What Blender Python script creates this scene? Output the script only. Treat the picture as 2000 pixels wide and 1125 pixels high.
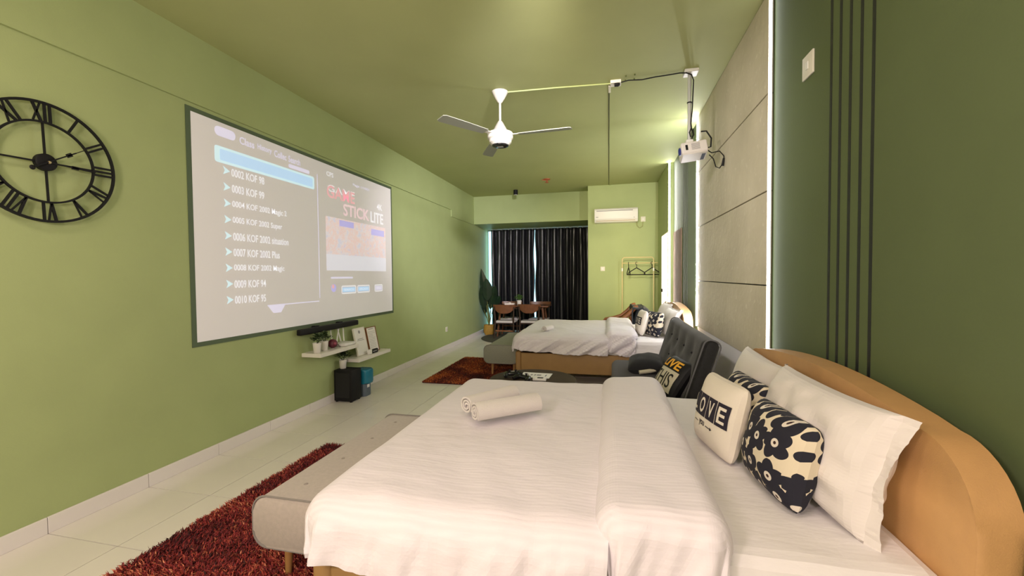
import bpy, bmesh, math, random
import numpy as np
from mathutils import Vector, Matrix, noise

random.seed(7)
SC = bpy.context.scene
COL = SC.collection
PI = math.pi
for o in list(bpy.data.objects):
    bpy.data.objects.remove(o, do_unlink=True)

# ------------------------------------------------------------------ camera
CAM_H = 1.4
f_px, cx, cy = 818.0, 1000.0, 562.5
d = np.array([1189 - cx, 537 - cy, f_px]); d /= np.linalg.norm(d)
dn = np.array([0.0087, 1.0, 0.0]); dn[2] = -(dn[0] * d[0] + dn[1] * d[1]) / d[2]; dn /= np.linalg.norm(dn)
rt = np.cross(dn, d)
def room(v):
    return Vector((v @ rt, v @ d, -(v @ dn)))
ex, ey, ez = room(np.array([1., 0, 0])), room(np.array([0, -1., 0])), room(np.array([0, 0, -1.]))
cam = bpy.data.cameras.new('camera')
cam.sensor_width = 36.0
cam.lens = f_px / 2000 * 36.0
cam.clip_start = 0.05
co = bpy.data.objects.new('camera', cam)
co.matrix_world = Matrix(((ex.x, ey.x, ez.x, 0), (ex.y, ey.y, ez.y, 0), (ex.z, ey.z, ez.z, CAM_H), (0, 0, 0, 1)))
COL.objects.link(co)
SC.camera = co

# ------------------------------------------------------------------ world, lamps, exposure
SC.view_settings.view_transform = 'Standard'
SC.view_settings.look = 'None'
SC.view_settings.gamma = 1.0
SC.view_settings.use_curve_mapping = False
SC.view_settings.exposure = 0.66
LED = 84.0
w = bpy.data.worlds.new('sky'); SC.world = w; w.use_nodes = True
w.node_tree.nodes['Background'].inputs[0].default_value = (0.42, 0.85, 1.0, 1)
w.node_tree.nodes['Background'].inputs[1].default_value = 2.2
def area(name, loc, size, power, color, rot=(0, 0, 0), size_y=None):
    l = bpy.data.lights.new(name, 'AREA'); l.energy = power; l.color = color; l.size = size
    if size_y: l.shape = 'RECTANGLE'; l.size_y = size_y
    o = bpy.data.objects.new(name, l); o.location = loc; o.rotation_euler = rot; COL.objects.link(o); return o
WARM = (1.0, 0.77, 0.73)
def spot(name, loc, aim, power, color, deg, blend=1.0, r=.12):
    l = bpy.data.lights.new(name, 'SPOT'); l.energy = power; l.color = color; l.spot_size = math.radians(deg); l.spot_blend = blend; l.shadow_soft_size = r
    o = bpy.data.objects.new(name, l); o.location = loc
    o.rotation_euler = (Vector(aim) - Vector(loc)).to_track_quat('-Z', 'Y').to_euler(); COL.objects.link(o); return o
area('ceiling_lamp', (-1.9, 0.2, 3.1), 0.5, 13, WARM)
area('ceiling_lamp', (0.1, 0.6, 3.1), 0.5, 9, WARM)
def bulb(name, loc, power, color, r=.15):
    l = bpy.data.lights.new(name, 'POINT'); l.energy = power; l.color = color; l.shadow_soft_size = r
    o = bpy.data.objects.new(name, l); o.location = loc; COL.objects.link(o); return o
bulb('fill_bulb', (-1.3, -0.9, 2.0), 84, (1.0, 0.79, 0.76), .2)  # unseen warm bulb added behind the camera to lift ceiling and walls
bulb('fill_bulb', (0.3, -1.2, 2.0), 70, (1.0, 0.79, 0.77), .2)  # second added bulb, same purpose, right of the first
spot('fill_spot', (0.2, 1.2, 3.05), (-3.0, 8.3, 1.8), 1000, (1.0, 0.92, 1.0), 38)  # unseen spot added to brighten the far left wall
spot('fill_spot', (-1.4, 0.9, 3.05), (1.0, 4.3, 1.75), 190, (1.0, 0.90, 0.86), 50)  # added spot, brightens the concrete panels
spot('fill_spot', (-0.6, 1.0, 3.08), (0.2, 8.7, 2.15), 700, (1.0, 0.84, 0.64), 30)  # added narrow spot, brightens the pier at the far end

# ------------------------------------------------------------------ materials
MATS = {}
def mat(name, color, rough=0.6, metal=0.0, spec=0.5, emit=None, estr=0.0, var=0.0, vscale=8.0, bump=0.0, bscale=80.0, sheen=0.0, coat=0.0):
    if name in MATS: return MATS[name]
    m = bpy.data.materials.new(name); m.use_nodes = True
    nt = m.node_tree; N = nt.nodes; L = nt.links
    b = N['Principled BSDF']
    b.inputs['Base Color'].default_value = (*color, 1)
    b.inputs['Roughness'].default_value = rough
    b.inputs['Metallic'].default_value = metal
    b.inputs['Specular IOR Level'].default_value = spec
    if sheen: b.inputs['Sheen Weight'].default_value = sheen
    if coat: b.inputs['Coat Weight'].default_value = coat
    if emit:
        b.inputs['Emission Color'].default_value = (*emit, 1); b.inputs['Emission Strength'].default_value = estr
    if var or bump:
        tc = N.new('ShaderNodeTexCoord')
    if var:
        n = N.new('ShaderNodeTexNoise'); n.inputs['Scale'].default_value = vscale; n.inputs['Detail'].default_value = 4
        L.new(tc.outputs['Object'], n.inputs['Vector'])
        r = N.new('ShaderNodeValToRGB')
        r.color_ramp.elements[0].position = 0.3; r.color_ramp.elements[1].position = 0.7
        r.color_ramp.elements[0].color = (*[c * (1 - var) for c in color], 1)
        r.color_ramp.elements[1].color = (*[min(1, c * (1 + var)) for c in color], 1)
        L.new(n.outputs['Fac'], r.inputs['Fac']); L.new(r.outputs['Color'], b.inputs['Base Color'])
    if bump:
        n2 = N.new('ShaderNodeTexNoise'); n2.inputs['Scale'].default_value = bscale; n2.inputs['Detail'].default_value = 3
        L.new(tc.outputs['Object'], n2.inputs['Vector'])
        bp = N.new('ShaderNodeBump'); bp.inputs['Strength'].default_value = bump; bp.inputs['Distance'].default_value = 0.01
        L.new(n2.outputs['Fac'], bp.inputs['Height']); L.new(bp.outputs['Normal'], b.inputs['Normal'])
    MATS[name] = m
    return m

GREEN = mat('green_paint', (0.375, 0.445, 0.205), 0.6, spec=0.25, var=0.03, vscale=3, bump=0.05, bscale=120)
CEIL = mat('green_ceiling_paint', (0.42, 0.455, 0.21), 0.65, spec=0.2, var=0.03, vscale=2, bump=0.03, bscale=90)
DGREEN = mat('dark_green_paint', (0.105, 0.138, 0.062), 0.6, spec=0.25, var=0.04, vscale=3, bump=0.04, bscale=90)
BLACKSTRIPE = mat('black_strip', (0.012, 0.014, 0.013), 0.5)
TILE = mat('cream_tile', (0.74, 0.70, 0.66), 0.16, spec=0.5, var=0.03, vscale=2.5)
GROUT = mat('grout', (0.16, 0.15, 0.13), 0.8)
SKIRT = mat('skirting_tile', (0.76, 0.72, 0.71), 0.2)
WHITE = mat('white_plastic', (0.78, 0.77, 0.74), 0.4)
CREAMWHITE = mat('cream_plastic', (0.72, 0.69, 0.60), 0.45)
WPAINT = mat('white_paint', (0.90, 0.90, 0.94), 0.4)
BLACK = mat('black_matte', (0.008, 0.008, 0.009), 0.6, spec=.25)
BLACKGLOSS = mat('black_gloss', (0.01, 0.01, 0.012), 0.18)
SHELFM = mat('white_laminate', (0.76, 0.73, 0.68), 0.3)
TANM = mat('tan_leather', (0.50, 0.285, 0.115), 0.42, spec=0.45, var=0.05, vscale=12, bump=0.12, bscale=260)
TANF = mat('tan_base', (0.30, 0.17, 0.058), 0.55, var=0.05, vscale=12, bump=0.1, bscale=260)
GREYF = mat('grey_fabric', (0.43, 0.375, 0.345), 0.9, var=0.06, vscale=60, bump=0.25, bscale=500, sheen=0.2)
CHARF = mat('charcoal_fabric', (0.021, 0.021, 0.021), 0.9, spec=.2, var=0.15, vscale=50, bump=0.25, bscale=400, sheen=0.15)
DARKCUSH = mat('dark_grey_cloth', (0.014, 0.014, 0.016), 0.85, spec=.2, bump=0.2, bscale=400, sheen=0.1)
NAVYCLOTH = mat('slate_cloth', (0.030, 0.038, 0.05), 0.8, bump=0.2, bscale=300)
WOODLEG = mat('light_wood', (0.42, 0.22, 0.08), 0.45, var=0.12, vscale=20)
WALNUT = mat('brown_wood', (0.15, 0.055, 0.022), 0.35, var=0.2, vscale=12)
DWALNUT = mat('dark_wood', (0.042, 0.024, 0.015), 0.5, spec=.25, var=0.2, vscale=10)
REDWOOD = mat('reddish_wood', (0.30, 0.115, 0.045), 0.3, var=0.2, vscale=10)
SEATW = mat('white_seat', (0.66, 0.60, 0.58), 0.6)
TOWELM = mat('white_towel', (0.76, 0.71, 0.70), 0.95, bump=0.6, bscale=350)
PILLOWW = mat('white_pillowcase', (0.70, 0.655, 0.64), 0.75, bump=0.35, bscale=14)
POTW = mat('white_pot', (0.75, 0.72, 0.68), 0.4)
LEAF = mat('dark_leaf', (0.025, 0.055, 0.012), 0.45, var=0.3, vscale=25)
LEAF2 = mat('fresh_leaf', (0.12, 0.26, 0.05), 0.5, var=0.3, vscale=30)
BIGLEAF = mat('deep_leaf', (0.010, 0.026, 0.012), 0.35, var=0.3, vscale=6)
STEM = mat('green_stem', (0.16, 0.17, 0.05), 0.5)
BASKET = mat('woven_basket', (0.42, 0.24, 0.035), 0.7, var=0.15, vscale=30, bump=0.6, bscale=70)
GREYMAT = mat('grey_mat', (0.075, 0.072, 0.05), 0.9, bump=0.3, bscale=200)
METALW = mat('cream_metal', (0.60, 0.50, 0.25), 0.4)
METALG = mat('grey_metal', (0.45, 0.45, 0.43), 0.4, metal=0.3)
FANW = mat('fan_white', (0.56, 0.54, 0.46), 0.45)
BLADE = mat('fan_blade_grey', (0.27, 0.28, 0.22), 0.5)
BLUE = mat('teal_plastic', (0.01, 0.17, 0.27), 0.35)
BURG = mat('burgundy', (0.12, 0.015, 0.03), 0.5)
PAPER = mat('paper', (0.80, 0.78, 0.76), 0.6)
INK = mat('grey_ink', (0.30, 0.29, 0.30), 0.7)
DINK = mat('dark_ink', (0.08, 0.10, 0.16), 0.7)
YELLOWINK = mat('yellow_print', (0.72, 0.36, 0.03), 0.7)
CREAMCLOTH = mat('cream_cloth', (0.72, 0.66, 0.58), 0.85, bump=0.25, bscale=400)
LINENCLOTH = mat('linen_print', (0.50, 0.46, 0.34), 0.85, bump=0.25, bscale=400)
NAVYINK = mat('navy_print', (0.012, 0.008, 0.022), 0.8)
REDDISH = mat('copper_red', (0.38, 0.09, 0.03), 0.45)
LEDM = mat('led_white', (0.9, 0.9, 0.9), 0.5, emit=(0.97, 0.96, 1.0), estr=LED)
LEDN = mat('led_white_soft', (0.9, 0.9, 0.9), 0.5, emit=(0.97, 0.98, 1.0), estr=6)
LEDF = mat('led_white_bright', (0.9, 0.9, 0.9), 0.5, emit=(1.0, 0.97, 0.93), estr=45)
LIGHTPANEL = mat('warm_light', (0.9, 0.85, 0.7), 0.5, emit=(1.0, 0.78, 0.42), estr=3.0)
GLASS = mat('window_glass', (0.9, 0.95, 0.97), 0.02)
GLASS.node_tree.nodes['Principled BSDF'].inputs['Transmission Weight'].default_value = 1.0
GLASS.node_tree.nodes['Principled BSDF'].inputs['IOR'].default_value = 1.05

def curtain_mat():
    m = mat('black_satin', (0.008, 0.008, 0.011), 0.33, spec=0.7)
    return m
CURT = curtain_mat()

def linen(name, color, sx=0.0, bump=0.25, bs=16.0, stripe=0.0, axis='Y', freq=34.0):
    m = mat(name, color, 0.7, spec=0.3, sheen=0.1)
    nt = m.node_tree; N = nt.nodes; L = nt.links; b = N['Principled BSDF']
    tc = N.new('ShaderNodeTexCoord')
    n = N.new('ShaderNodeTexNoise'); n.inputs['Scale'].default_value = bs; n.inputs['Detail'].default_value = 5
    mp = N.new('ShaderNodeMapping'); mp.inputs['Scale'].default_value = (0.35, 1.0, 1.0)
    L.new(tc.outputs['Object'], mp.inputs['Vector']); L.new(mp.outputs['Vector'], n.inputs['Vector'])
    bp = N.new('ShaderNodeBump'); bp.inputs['Strength'].default_value = bump; bp.inputs['Distance'].default_value = 0.03
    L.new(n.outputs['Fac'], bp.inputs['Height']); L.new(bp.outputs['Normal'], b.inputs['Normal'])
    if stripe:
        wv = N.new('ShaderNodeTexWave'); wv.bands_direction = axis
        wv.inputs['Scale'].default_value = freq / 6.283 * 2; wv.inputs['Distortion'].default_value = 0.6
        L.new(tc.outputs['Object'], wv.inputs['Vector'])
        mx = N.new('ShaderNodeMix'); mx.data_type = 'RGBA'
        mx.inputs[6].default_value = (*[c * (1 - stripe) for c in color], 1); mx.inputs[7].default_value = (*color, 1)
        L.new(wv.outputs['Fac'], mx.inputs[0]); L.new(mx.outputs[2], b.inputs['Base Color'])
    return m
DUVET = linen('white_duvet', (0.75, 0.70, 0.755), stripe=0.06, freq=52)
SHEET = linen('white_sheet', (0.74, 0.71, 0.72), bump=0.4, bs=9)

def concrete():
    m = mat('concrete', (0.40, 0.37, 0.28), 0.75)
    nt = m.node_tree; N = nt.nodes; L = nt.links; b = N['Principled BSDF']
    tc = N.new('ShaderNodeTexCoord')
    n1 = N.new('ShaderNodeTexNoise'); n1.inputs['Scale'].default_value = 2.2; n1.inputs['Detail'].default_value = 8
    n2 = N.new('ShaderNodeTexNoise'); n2.inputs['Scale'].default_value = 17; n2.inputs['Detail'].default_value = 6
    for n in (n1, n2): L.new(tc.outputs['Object'], n.inputs['Vector'])
    r1 = N.new('ShaderNodeValToRGB'); r1.color_ramp.elements[0].position = .3; r1.color_ramp.elements[1].position = .72
    r1.color_ramp.elements[0].color = (.46, .42, .31, 1); r1.color_ramp.elements[1].color = (.58, .53, .41, 1)
    r2 = N.new('ShaderNodeValToRGB'); r2.color_ramp.elements[0].position = .62; r2.color_ramp.elements[1].position = .70
    r2.color_ramp.elements[0].color = (0, 0, 0, 1); r2.color_ramp.elements[1].color = (.45, .45, .45, 1)
    L.new(n1.outputs['Fac'], r1.inputs['Fac']); L.new(n2.outputs['Fac'], r2.inputs['Fac'])
    mx = N.new('ShaderNodeMix'); mx.data_type = 'RGBA'; mx.inputs[7].default_value = (.70, .66, .54, 1)
    L.new(r2.outputs['Color'], mx.inputs[0]); L.new(r1.outputs['Color'], mx.inputs[6]); L.new(mx.outputs[2], b.inputs['Base Color'])
    bp = N.new('ShaderNodeBump'); bp.inputs['Strength'].default_value = .3; bp.inputs['Distance'].default_value = .02
    L.new(n2.outputs['Fac'], bp.inputs['Height']); L.new(bp.outputs['Normal'], b.inputs['Normal'])
    return m
CONC = concrete()

def floral(name, scale=7.5):
    """scattered five-petal blossoms, dark on cream, from a Voronoi layout"""
    m = mat(name, (0.7, 0.65, 0.55), 0.85)
    nt = m.node_tree; N = nt.nodes; L = nt.links; b = N['Principled BSDF']
    tc = N.new('ShaderNodeTexCoord')
    sep = N.new('ShaderNodeSeparateXYZ'); L.new(tc.outputs['Object'], sep.inputs[0])
    cmb = N.new('ShaderNodeCombineXYZ')
    for out, k, inp in ((0, -.45, 0), (2, -.3, 1)):
        ma = N.new('ShaderNodeMath'); ma.operation = 'MULTIPLY_ADD'; ma.inputs[1].default_value = k
        L.new(sep.outputs[1], ma.inputs[0]); L.new(sep.outputs[out], ma.inputs[2]); L.new(ma.outputs[0], cmb.inputs[inp])
    sc = N.new('ShaderNodeVectorMath'); sc.operation = 'SCALE'; sc.inputs['Scale'].default_value = scale
    L.new(cmb.outputs[0], sc.inputs[0])
    v = N.new('ShaderNodeTexVoronoi'); v.voronoi_dimensions = '2D'; v.inputs['Scale'].default_value = 1.0; v.inputs['Randomness'].default_value = 0.55
    L.new(sc.outputs[0], v.inputs['Vector'])
    df = N.new('ShaderNodeVectorMath'); df.operation = 'SUBTRACT'
    L.new(sc.outputs[0], df.inputs[0]); L.new(v.outputs['Position'], df.inputs[1])
    s2 = N.new('ShaderNodeSeparateXYZ'); L.new(df.outputs[0], s2.inputs[0])
    at = N.new('ShaderNodeMath'); at.operation = 'ARCTAN2'; L.new(s2.outputs[1], at.inputs[0]); L.new(s2.outputs[0], at.inputs[1])
    m5 = N.new('ShaderNodeMath'); m5.operation = 'MULTIPLY_ADD'; m5.inputs[1].default_value = 2.5; L.new(at.outputs[0], m5.inputs[0])
    cs = N.new('ShaderNodeSeparateColor'); L.new(v.outputs['Color'], cs.inputs[0])
    ph = N.new('ShaderNodeMath'); ph.operation = 'MULTIPLY'; ph.inputs[1].default_value = 6.0; L.new(cs.outputs[0], ph.inputs[0])
    L.new(ph.outputs[0], m5.inputs[2])
    sn = N.new('ShaderNodeMath'); sn.operation = 'SINE'; L.new(m5.outputs[0], sn.inputs[0])
    ab = N.new('ShaderNodeMath'); ab.operation = 'ABSOLUTE'; L.new(sn.outputs[0], ab.inputs[0])
    rad = N.new('ShaderNodeMath'); rad.operation = 'MULTIPLY_ADD'; rad.inputs[1].default_value = 0.20; rad.inputs[2].default_value = 0.43
    L.new(ab.outputs[0], rad.inputs[0])
    lt = N.new('ShaderNodeMath'); lt.operation = 'LESS_THAN'; L.new(v.outputs['Distance'], lt.inputs[0]); L.new(rad.outputs[0], lt.inputs[1])
    ring = N.new('ShaderNodeMath'); ring.operation = 'LESS_THAN'; ring.inputs[1].default_value = 0.16; L.new(v.outputs['Distance'], ring.inputs[0])
    cen = N.new('ShaderNodeMath'); cen.operation = 'LESS_THAN'; cen.inputs[1].default_value = 0.06; L.new(v.outputs['Distance'], cen.inputs[0])
    def mix(fac, a, bcol):
        x = N.new('ShaderNodeMix'); x.data_type = 'RGBA'; L.new(fac.outputs[0], x.inputs[0])
        if isinstance(a, tuple): x.inputs[6].default_value = a
        else: L.new(a.outputs[2], x.inputs[6])
        x.inputs[7].default_value = bcol; return x
    a1 = mix(lt, (.68, .60, .46, 1), (.010, .010, .022, 1))
    a2 = mix(ring, a1, (.70, .64, .56, 1))
    a3 = mix(cen, a2, (.035, .012, .012, 1))
    L.new(a3.outputs[2], b.inputs['Base Color'])
    return m
FLORAL = floral('blossom_print', 10.5)

def rugmat(name, cols):
    m = mat(name, (0.3, 0.03, 0.02), 0.75)
    nt = m.node_tree; N = nt.nodes; L = nt.links; b = N['Principled BSDF']
    at = N.new('ShaderNodeAttribute'); at.attribute_name = 'tone'
    r = N.new('ShaderNodeValToRGB')
    r.color_ramp.elements[0].color = (*cols[0], 1)
    r.color_ramp.elements[1].color = (*cols[-1], 1)
    for i, c in enumerate(cols[1:-1]):
        e = r.color_ramp.elements.new((i + 1) / (len(cols) - 1)); e.color = (*c, 1)
    L.new(at.outputs['Fac'], r.inputs['Fac']); L.new(r.outputs['Color'], b.inputs['Base Color'])
    return m
RUGM = rugmat('red_shag', [(.03, .002, .004), (.12, .006, .012), (.24, .014, .020), (.40, .05, .03), (.80, .30, .16)])
RUGM2 = rugmat('rust_shag', [(.03, .004, .003), (.12, .012, .005), (.26, .035, .008), (.42, .09, .014), (.70, .24, .05)])
RUGBASE = mat('rug_backing', (0.06, 0.01, 0.01), 0.9)

def emitmat(name, col, s, base=None):
    return mat(name, base or col, 0.6, emit=col, estr=s)
SCREENW = mat('screen_white', (0.78, 0.75, 0.75), 0.7, emit=(0.92, 0.92, 1.0), estr=0.075)  # faint emission stands in for projector light on the white surface
TXTW = emitmat('projected_white', (0.85, 0.88, 1.0), 0.32, (0.75, 0.74, 0.74))
TXTL = emitmat('projected_lilac', (0.72, 0.70, 1.0), 0.30, (0.7, 0.68, 0.74))
BARB = emitmat('projected_blue', (0.30, 0.62, 1.0), 0.36, (0.6, 0.66, 0.7))
BARC = emitmat('projected_cyan', (0.50, 0.86, 1.0), 0.34, (0.66, 0.7, 0.7))
PINK = emitmat('projected_pink', (1.0, 0.30, 0.42), 0.26, (0.72, 0.62, 0.62))
VIOLET = emitmat('projected_violet', (0.36, 0.34, 1.0), 0.28, (0.6, 0.58, 0.7))
BORDER = mat('screen_border', (0.085, 0.125, 0.07), 0.6)
def picmat():
    m = mat('projected_picture', (0.66, 0.62, 0.62), 0.7)
    nt = m.node_tree; N = nt.nodes; L = nt.links; b = N['Principled BSDF']
    tc = N.new('ShaderNodeTexCoord')
    n = N.new('ShaderNodeTexNoise'); n.inputs['Scale'].default_value = 13; n.inputs['Detail'].default_value = 6; n.inputs['Roughness'].default_value = .75
    L.new(tc.outputs['Object'], n.inputs['Vector'])
    r = N.new('ShaderNodeValToRGB'); cr = r.color_ramp
    cr.elements[0].position = .30; cr.elements[0].color = (.28, .26, .85, 1)
    cr.elements[1].position = .70; cr.elements[1].color = (.62, .86, 1, 1)
    for p, c in ((.42, (.95, .86, .95, 1)), (.48, (1, .50, .45, 1)), (.55, (.95, .90, .92, 1)), (.62, (.62, .62, .95, 1))):
        e = cr.elements.new(p); e.color = c
    L.new(n.outputs['Fac'], r.inputs['Fac'])
    L.new(r.outputs['Color'], b.inputs['Emission Color']); b.inputs['Emission Strength'].default_value = 0.26
    return m
PICM = picmat()

# ------------------------------------------------------------------ builders
class MB:
    def __init__(s): s.bm = bmesh.new()
    def _tf(s, vs, M):
        if M is not None: bmesh.ops.transform(s.bm, matrix=M, verts=vs)
    def box(s, x0, x1, y0, y1, z0, z1, bev=0.0, seg=2, M=None):
        g = bmesh.ops.create_cube(s.bm, size=1.0)
        vs = g['verts']
        for v in vs:
            v.co.x = (x0 + x1) / 2 + v.co.x * abs(x1 - x0); v.co.y = (y0 + y1) / 2 + v.co.y * abs(y1 - y0); v.co.z = (z0 + z1) / 2 + v.co.z * abs(z1 - z0)
        if bev:
            es = list({e for v in vs for e in v.link_edges})
            r = bmesh.ops.bevel(s.bm, geom=es, offset=min(bev, 0.49 * min(abs(x1 - x0), abs(y1 - y0), abs(z1 - z0))), segments=seg, profile=0.5, affect='EDGES')
            vs = list({v for f in r['faces'] for v in f.verts} | {v for v in vs if v.is_valid})
        s._tf(vs, M); return s
    def tube(s, pts, r, seg=8, cap=True):
        pts = [Vector(p) for p in pts]; n = len(pts); rs = r if isinstance(r, (list, tuple)) else [r] * n
        rings = []; prev = None
        for i, p in enumerate(pts):
            t = (pts[min(i + 1, n - 1)] - pts[max(i - 1, 0)]).normalized()
            if prev is None:
                a = t.orthogonal().normalized()
            else:
                a = (prev - t * prev.dot(t)).normalized()
            prev = a; b = t.cross(a)
            rings.append([s.bm.verts.new(p + (a * math.cos(2 * PI * k / seg) + b * math.sin(2 * PI * k / seg)) * rs[i]) for k in range(seg)])
        for i in range(n - 1):
            for k in range(seg):
                s.bm.faces.new((rings[i][k], rings[i][(k + 1) % seg], rings[i + 1][(k + 1) % seg], rings[i + 1][k]))
        if cap:
            s.bm.faces.new(rings[0][::-1]); s.bm.faces.new(rings[-1])
        return s
    def lathe(s, prof, c=(0, 0, 0), seg=32, M=None):
        rings = []; vs = []
        for r, z in prof:
            ring = [s.bm.verts.new((c[0] + max(r, 1e-4) * math.cos(2 * PI * k / seg), c[1] + max(r, 1e-4) * math.sin(2 * PI * k / seg), c[2] + z)) for k in range(seg)]
            rings.append(ring); vs += ring
        for i in range(len(rings) - 1):
            for k in range(seg):
                s.bm.faces.new((rings[i][k], rings[i][(k + 1) % seg], rings[i + 1][(k + 1) % seg], rings[i + 1][k]))
        s.bm.faces.new(rings[0][::-1]); s.bm.faces.new(rings[-1])
        s._tf(vs, M); return s
    def prism(s, outline, axis, d0, d1, bev=0.0, seg=3, M=None):
        """outline: 2-D points; axis 'x' -> (y,z), 'y' -> (x,z), 'z' -> (x,y)"""
        def P(u, v, q): return {'x': (q, u, v), 'y': (u, q, v), 'z': (u, v, q)}[axis]
        a = [s.bm.verts.new(P(u, v, d0)) for u, v in outline]; b = [s.bm.verts.new(P(u, v, d1)) for u, v in outline]
        n = len(a)
        f1 = s.bm.faces.new(a); f2 = s.bm.faces.new(b[::-1])
        for k in range(n): s.bm.faces.new((a[k], b[k], b[(k + 1) % n], a[(k + 1) % n]))
        vs = a + b
        if bev:
            es = list(f1.edges) + list(f2.edges)
            r = bmesh.ops.bevel(s.bm, geom=es, offset=bev, segments=seg, profile=0.5, affect='EDGES')
            vs = list({v for f in r['faces'] for v in f.verts} | {v for v in vs if v.is_valid})
        s._tf(vs, M); return s
    def grid(s, nu, nv, fn, close_u=False):
        vv = [[s.bm.verts.new(fn(i / nu, j / nv)) for j in range(nv + 1)] for i in range(nu + 1)]
        for i in range(nu):
            for j in range(nv):
                s.bm.faces.new((vv[i][j], vv[i + 1][j], vv[i + 1][j + 1], vv[i][j + 1]))
        return vv
    def ball(s, c, r, sub=2, sc=(1, 1, 1)):
        g = bmesh.ops.create_icosphere(s.bm, subdivisions=sub, radius=1.0)
        for v in g['verts']: v.co = Vector((c[0] + v.co.x * r * sc[0], c[1] + v.co.y * r * sc[1], c[2] + v.co.z * r * sc[2]))
        return s
    def build(s, name, m, parent=None, label=None, cat=None, group=None, kind=None, angle=40):
        bmesh.ops.recalc_face_normals(s.bm, faces=s.bm.faces)
        me = bpy.data.meshes.new(name); s.bm.to_mesh(me); s.bm.free()
        return link(me, name, m, parent, label, cat, group, kind, angle)
def link(me, name, m, parent=None, label=None, cat=None, group=None, kind=None, angle=40):
    if m is not None and not me.materials: me.materials.append(m)
    if angle and len(me.polygons):
        me.polygons.foreach_set('use_smooth', [True] * len(me.polygons)); me.set_sharp_from_angle(angle=math.radians(angle))
    o = bpy.data.objects.new(name, me); COL.objects.link(o)
    if parent is not None:
        o.parent = parent; o.matrix_parent_inverse = parent.matrix_basis.inverted()
    for k, v in (('label', label), ('category', cat), ('group', group), ('kind', kind)):
        if v: o[k] = v
    return o
def thing(name, label, cat, loc=(0, 0, 0), group=None, rotz=0.0):
    o = bpy.data.objects.new(name, None); o.location = loc; o.rotation_euler = (0, 0, rotz); o.empty_display_size = 0.1
    COL.objects.link(o); o['label'] = label; o['category'] = cat
    if group: o['group'] = group
    return o
def local(o):
    o.matrix_parent_inverse = Matrix(); return o
def copy_tree(o, parent=None):
    c = o.copy(); COL.objects.link(c)
    if parent is not None:
        c.parent = parent; c.matrix_parent_inverse = o.matrix_parent_inverse.copy()
    for ch in list(o.children): copy_tree(ch, c)
    return c
def nz(x, y, z=0.0): return noise.noise(Vector((x, y, z)))
def textmesh(body, size, bold=0.0, align='LEFT'):
    cu = bpy.data.curves.new('lettering', 'FONT'); cu.body = body; cu.size = size; cu.offset = bold; cu.align_x = align; cu.resolution_u = 3
    o = bpy.data.objects.new('lettering', cu); COL.objects.link(o)
    bpy.context.view_layer.update()
    dg = bpy.context.evaluated_depsgraph_get()
    me = bpy.data.meshes.new_from_object(o.evaluated_get(dg))
    bpy.data.objects.remove(o); bpy.data.curves.remove(cu)
    return me
def fit(me, u0, u1, v0, v1):
    """stretch a flat text mesh into a rectangle; returns its points and faces"""
    P = np.array([v.co[:2] for v in me.vertices]); F = [tuple(p.vertices) for p in me.polygons]
    mn, mx = P.min(0), P.max(0)
    P = (P - mn) / (mx - mn)
    P = P * [u1 - u0, v1 - v0] + [u0, v0]
    bpy.data.meshes.remove(me)
    return P, F

# ================================================================== ROOM
XL, XR, HC, YB, YF = -3.025, 1.03, 3.21, 10.4, -2.6
fl = MB().box(XL - .1, XR + .2, YF, YB + .1, -0.12, -0.004).build('floor', GROUT, kind='structure')
tile_me = None
for i in range(8):
    for j in range(23):
        x0 = XL + .5125 * i; x1 = min(x0 + .5125, XR); y0 = 1.633 - .52 * 5 + .52 * j; y1 = min(y0 + .52, YB)
        if x1 - x0 < .05: continue
        if tile_me is None or x1 - x0 < .5 or y1 - y0 < .5:
            g = .0024
            b = MB().box(-(x1 - x0) / 2 + g, (x1 - x0) / 2 - g, -(y1 - y0) / 2 + g, (y1 - y0) / 2 - g, -.006, 0.0)
            t = b.build('tile', TILE, fl, angle=0)
            if tile_me is None: tile_me = t.data
        else:
            t = link(tile_me, 'tile', TILE, fl, angle=0)
        t.location = ((x0 + x1) / 2, (y0 + y1) / 2, 0)
MB().box(XL - .1, XR + .2, YF, YB + .1, HC, HC + .1).build('ceiling', CEIL, kind='structure')
MB().box(XL - .1, XL, YF, YB, 0, HC).build('wall_left', GREEN, kind='structure')
MB().box(XL, XR + .2, YF - .1, YF, 0, HC).build('wall_front', GREEN, kind='structure')
# plaster band along the top of the left wall, stepping down near the window
MB().prism([(YF, 2.706), (7.80, 2.706), (7.80, 2.575), (9.2, 2.575), (9.2, HC), (YF, HC)], 'x', XL, XL + .018).build('trim_1', GREEN, kind='structure')
# skirting tiles
bl = MB().box(XL, XL + .006, YF, YB, 0, .088).build('baseboard_left', GROUT, kind='structure')
sk = None
for j in range(24):
    yc = 1.633 - .52 * 5 + .52 * j + .26
    if yc > YB - .2: break
    if sk is None:
        o = MB().box(0, .012, -.2585, .2585, 0, .092, .002, 1).build('skirting_tile', SKIRT, bl, angle=0); sk = o.data
    else: o = link(sk, 'skirting_tile', SKIRT, bl, angle=0)
    o.location = (XL, yc, 0)
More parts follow.
